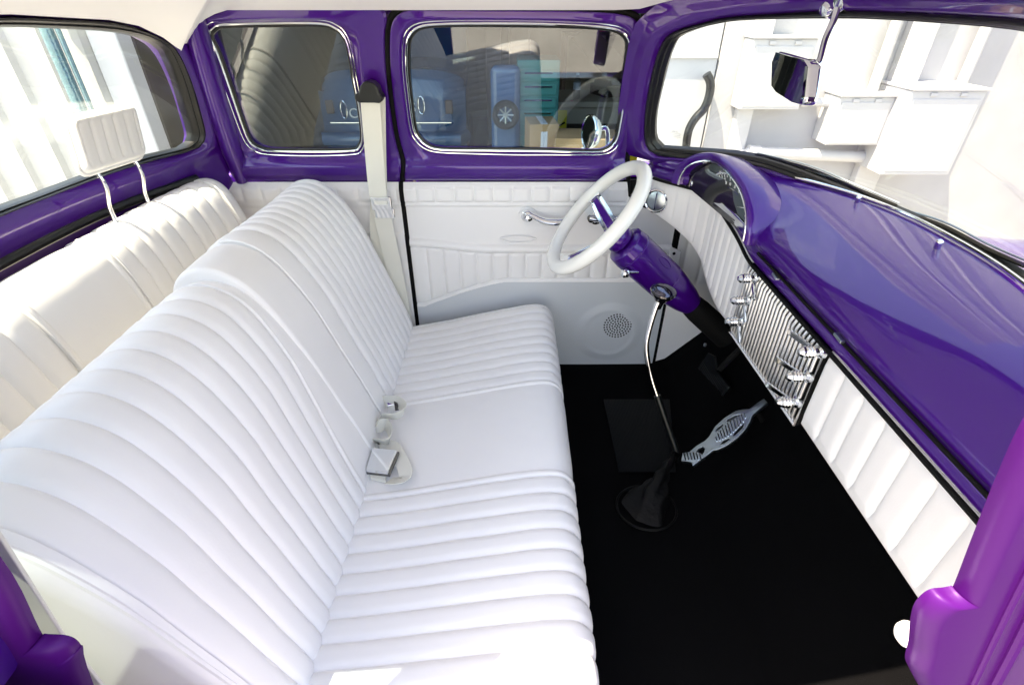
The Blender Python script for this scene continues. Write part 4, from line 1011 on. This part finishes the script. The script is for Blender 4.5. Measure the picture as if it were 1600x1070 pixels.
# upright pilasters
for px, wd, lb in ((1165, .10, 'narrow white upright beside the top left service box'), (1395, .16, 'broad white upright between the two lower boxes')):
    x = atY(px, 150, WY)[0]; mb = MB(); mb.box((x, WY - .03, 2.0), (wd, .06, 4.0)); tag(mb.build('pilaster', 'wallbox', bevel=.006), lb, 'upright')
# grey door panel to the left
mb = MB(); gxa = .86; mb.box(((gxa + wx0 - .01) / 2, WY + .06, 1.5), (wx0 - gxa - .01, .06, 3.0)); gd = mb.build('grey_door', 'greywall'); tag(gd, 'light grey metal door left of the white wall', 'door')
zz = atY(1080, 88, WY + .02)[2]; mb = MB(); mb.box(((gxa + wx0) / 2, WY + .02, zz), (wx0 - gxa - .03, .02, .02)); mb.build('door_rail', 'wallbox', gd)
hz = [atY(x, y, WY - .04) for x, y in ((1104, 116), (1110, 130), (1108, 150), (1100, 170), (1086, 186), (1076, 205), (1072, 232), (1072, 270))]
mb = MB(); mb.tube(catmull(hz, False, 8), .026, 14); tag(mb.build('hose', 'rubber'), 'thick black hose curving down in front of the grey door', 'hose')
def wbox(name, label, pxs, depth, extra=None):
    A_ = [atY(x, y, WY - depth) for x, y in pxs]; x0 = min(A_[0][0], A_[3][0]); x1 = max(A_[1][0], A_[2][0]); z1 = (A_[0][2] + A_[1][2]) / 2; z0 = (A_[2][2] + A_[3][2]) / 2
    x0 = (A_[0][0] + A_[3][0]) / 2; x1 = (A_[1][0] + A_[2][0]) / 2
    mb = MB(); mb.box(((x0 + x1) / 2, WY - depth / 2 - .002, (z0 + z1) / 2), (x1 - x0, depth, z1 - z0)); o = mb.build(name, 'wallbox', None, bevel=.006, loc=((x0 + x1) / 2, WY, z0)); tag(o, label, 'box')
    def sub(nm, bb, c, d):
        m2 = MB(); m2.box(c, d); s = m2.build(nm, 'wallbox', None, bevel=.003, loc=((x0 + x1) / 2, WY, z0)); s.parent = o; s.location = (0, 0, 0); return s
    sub('lid', 0, ((x0 + x1) / 2, WY - depth / 2 - .01, z1 + .008), (x1 - x0 + .012, depth + .02, .014))
    for k in (.3, .7): sub('hinge', 0, (x0 + (x1 - x0) * k, WY - depth - .006, z1 - .02), (.04, .010, .02))
    sub('door_face', 0, ((x0 + x1) / 2, WY - depth - .004, (z0 + z1) / 2 - .01), ((x1 - x0) * .9, .006, (z1 - z0) * .86))
    return (x0, x1, z0, z1)
b1 = wbox('meter_box', 'large white metal service box, right and lowest on the wall', [(1435, 140), (1545, 144), (1476, 279), (1368, 268)], .30)
b2 = wbox('meter_box', 'medium white service box above the horizontal pipe', [(1313, 150), (1398, 153), (1372, 229), (1290, 225)], .18)
b3 = wbox('meter_box', 'wide white service box behind the inside mirror', [(1180, 60), (1275, 62), (1251, 172), (1152, 171)], .14)
pz = atY(1270, 241, WY - .08); mb = MB(); mb.tube([atY(1172, 238, WY - .08), atY(1370, 246, WY - .08)], .036, 16)
mb.tube([atY(1168, 238, WY - .08), atY(1185, 239, WY - .08)], .045, 16); mb.tube([atY(1360, 246, WY - .08), atY(1374, 247, WY - .08)], .048, 16)
a = atY(1172, 238, WY - .08); mb.tube([a, a + [-.05, .02, -.02], a + [-.06, .02, -.4]], .036, 12)
tag(mb.build('wall_pipe', 'wallbox'), 'thick white horizontal pipe with flanges low on the wall', 'pipe')
mb = MB(); mb.tube([atY(1252, 158, WY - .07), atY(1315, 163, WY - .07)], .024, 12); mb.tube([atY(1252, 158, WY - .07), atY(1262, 159, WY - .07)], .032, 12); tag(mb.build('wall_pipe', 'wallbox'), 'thin white pipe joining the wide box to the medium box', 'pipe')
for px, lb in ((1365, 'white conduit rising from the medium service box'), (1500, 'white conduit rising from the large service box')):
    a = atY(px, 145, WY - .08); mb = MB(); mb.tube([a + [0, .02, -.02], (a[0], WY - .06, 3.9)], .030, 12); tag(mb.build('conduit', 'wallbox'), lb, 'conduit')
# side wall to the far right returning toward the camera, casts the diagonal shade
rx = atY(1560, 160, WY)[0] + .9
mb = MB(); mb.box((rx + .1, WY - 1.0, 2.0), (.2, 2.0, 4.0)); tag(mb.build('return_wall', 'white'), 'white wall turning toward the car at the far right', 'wall')
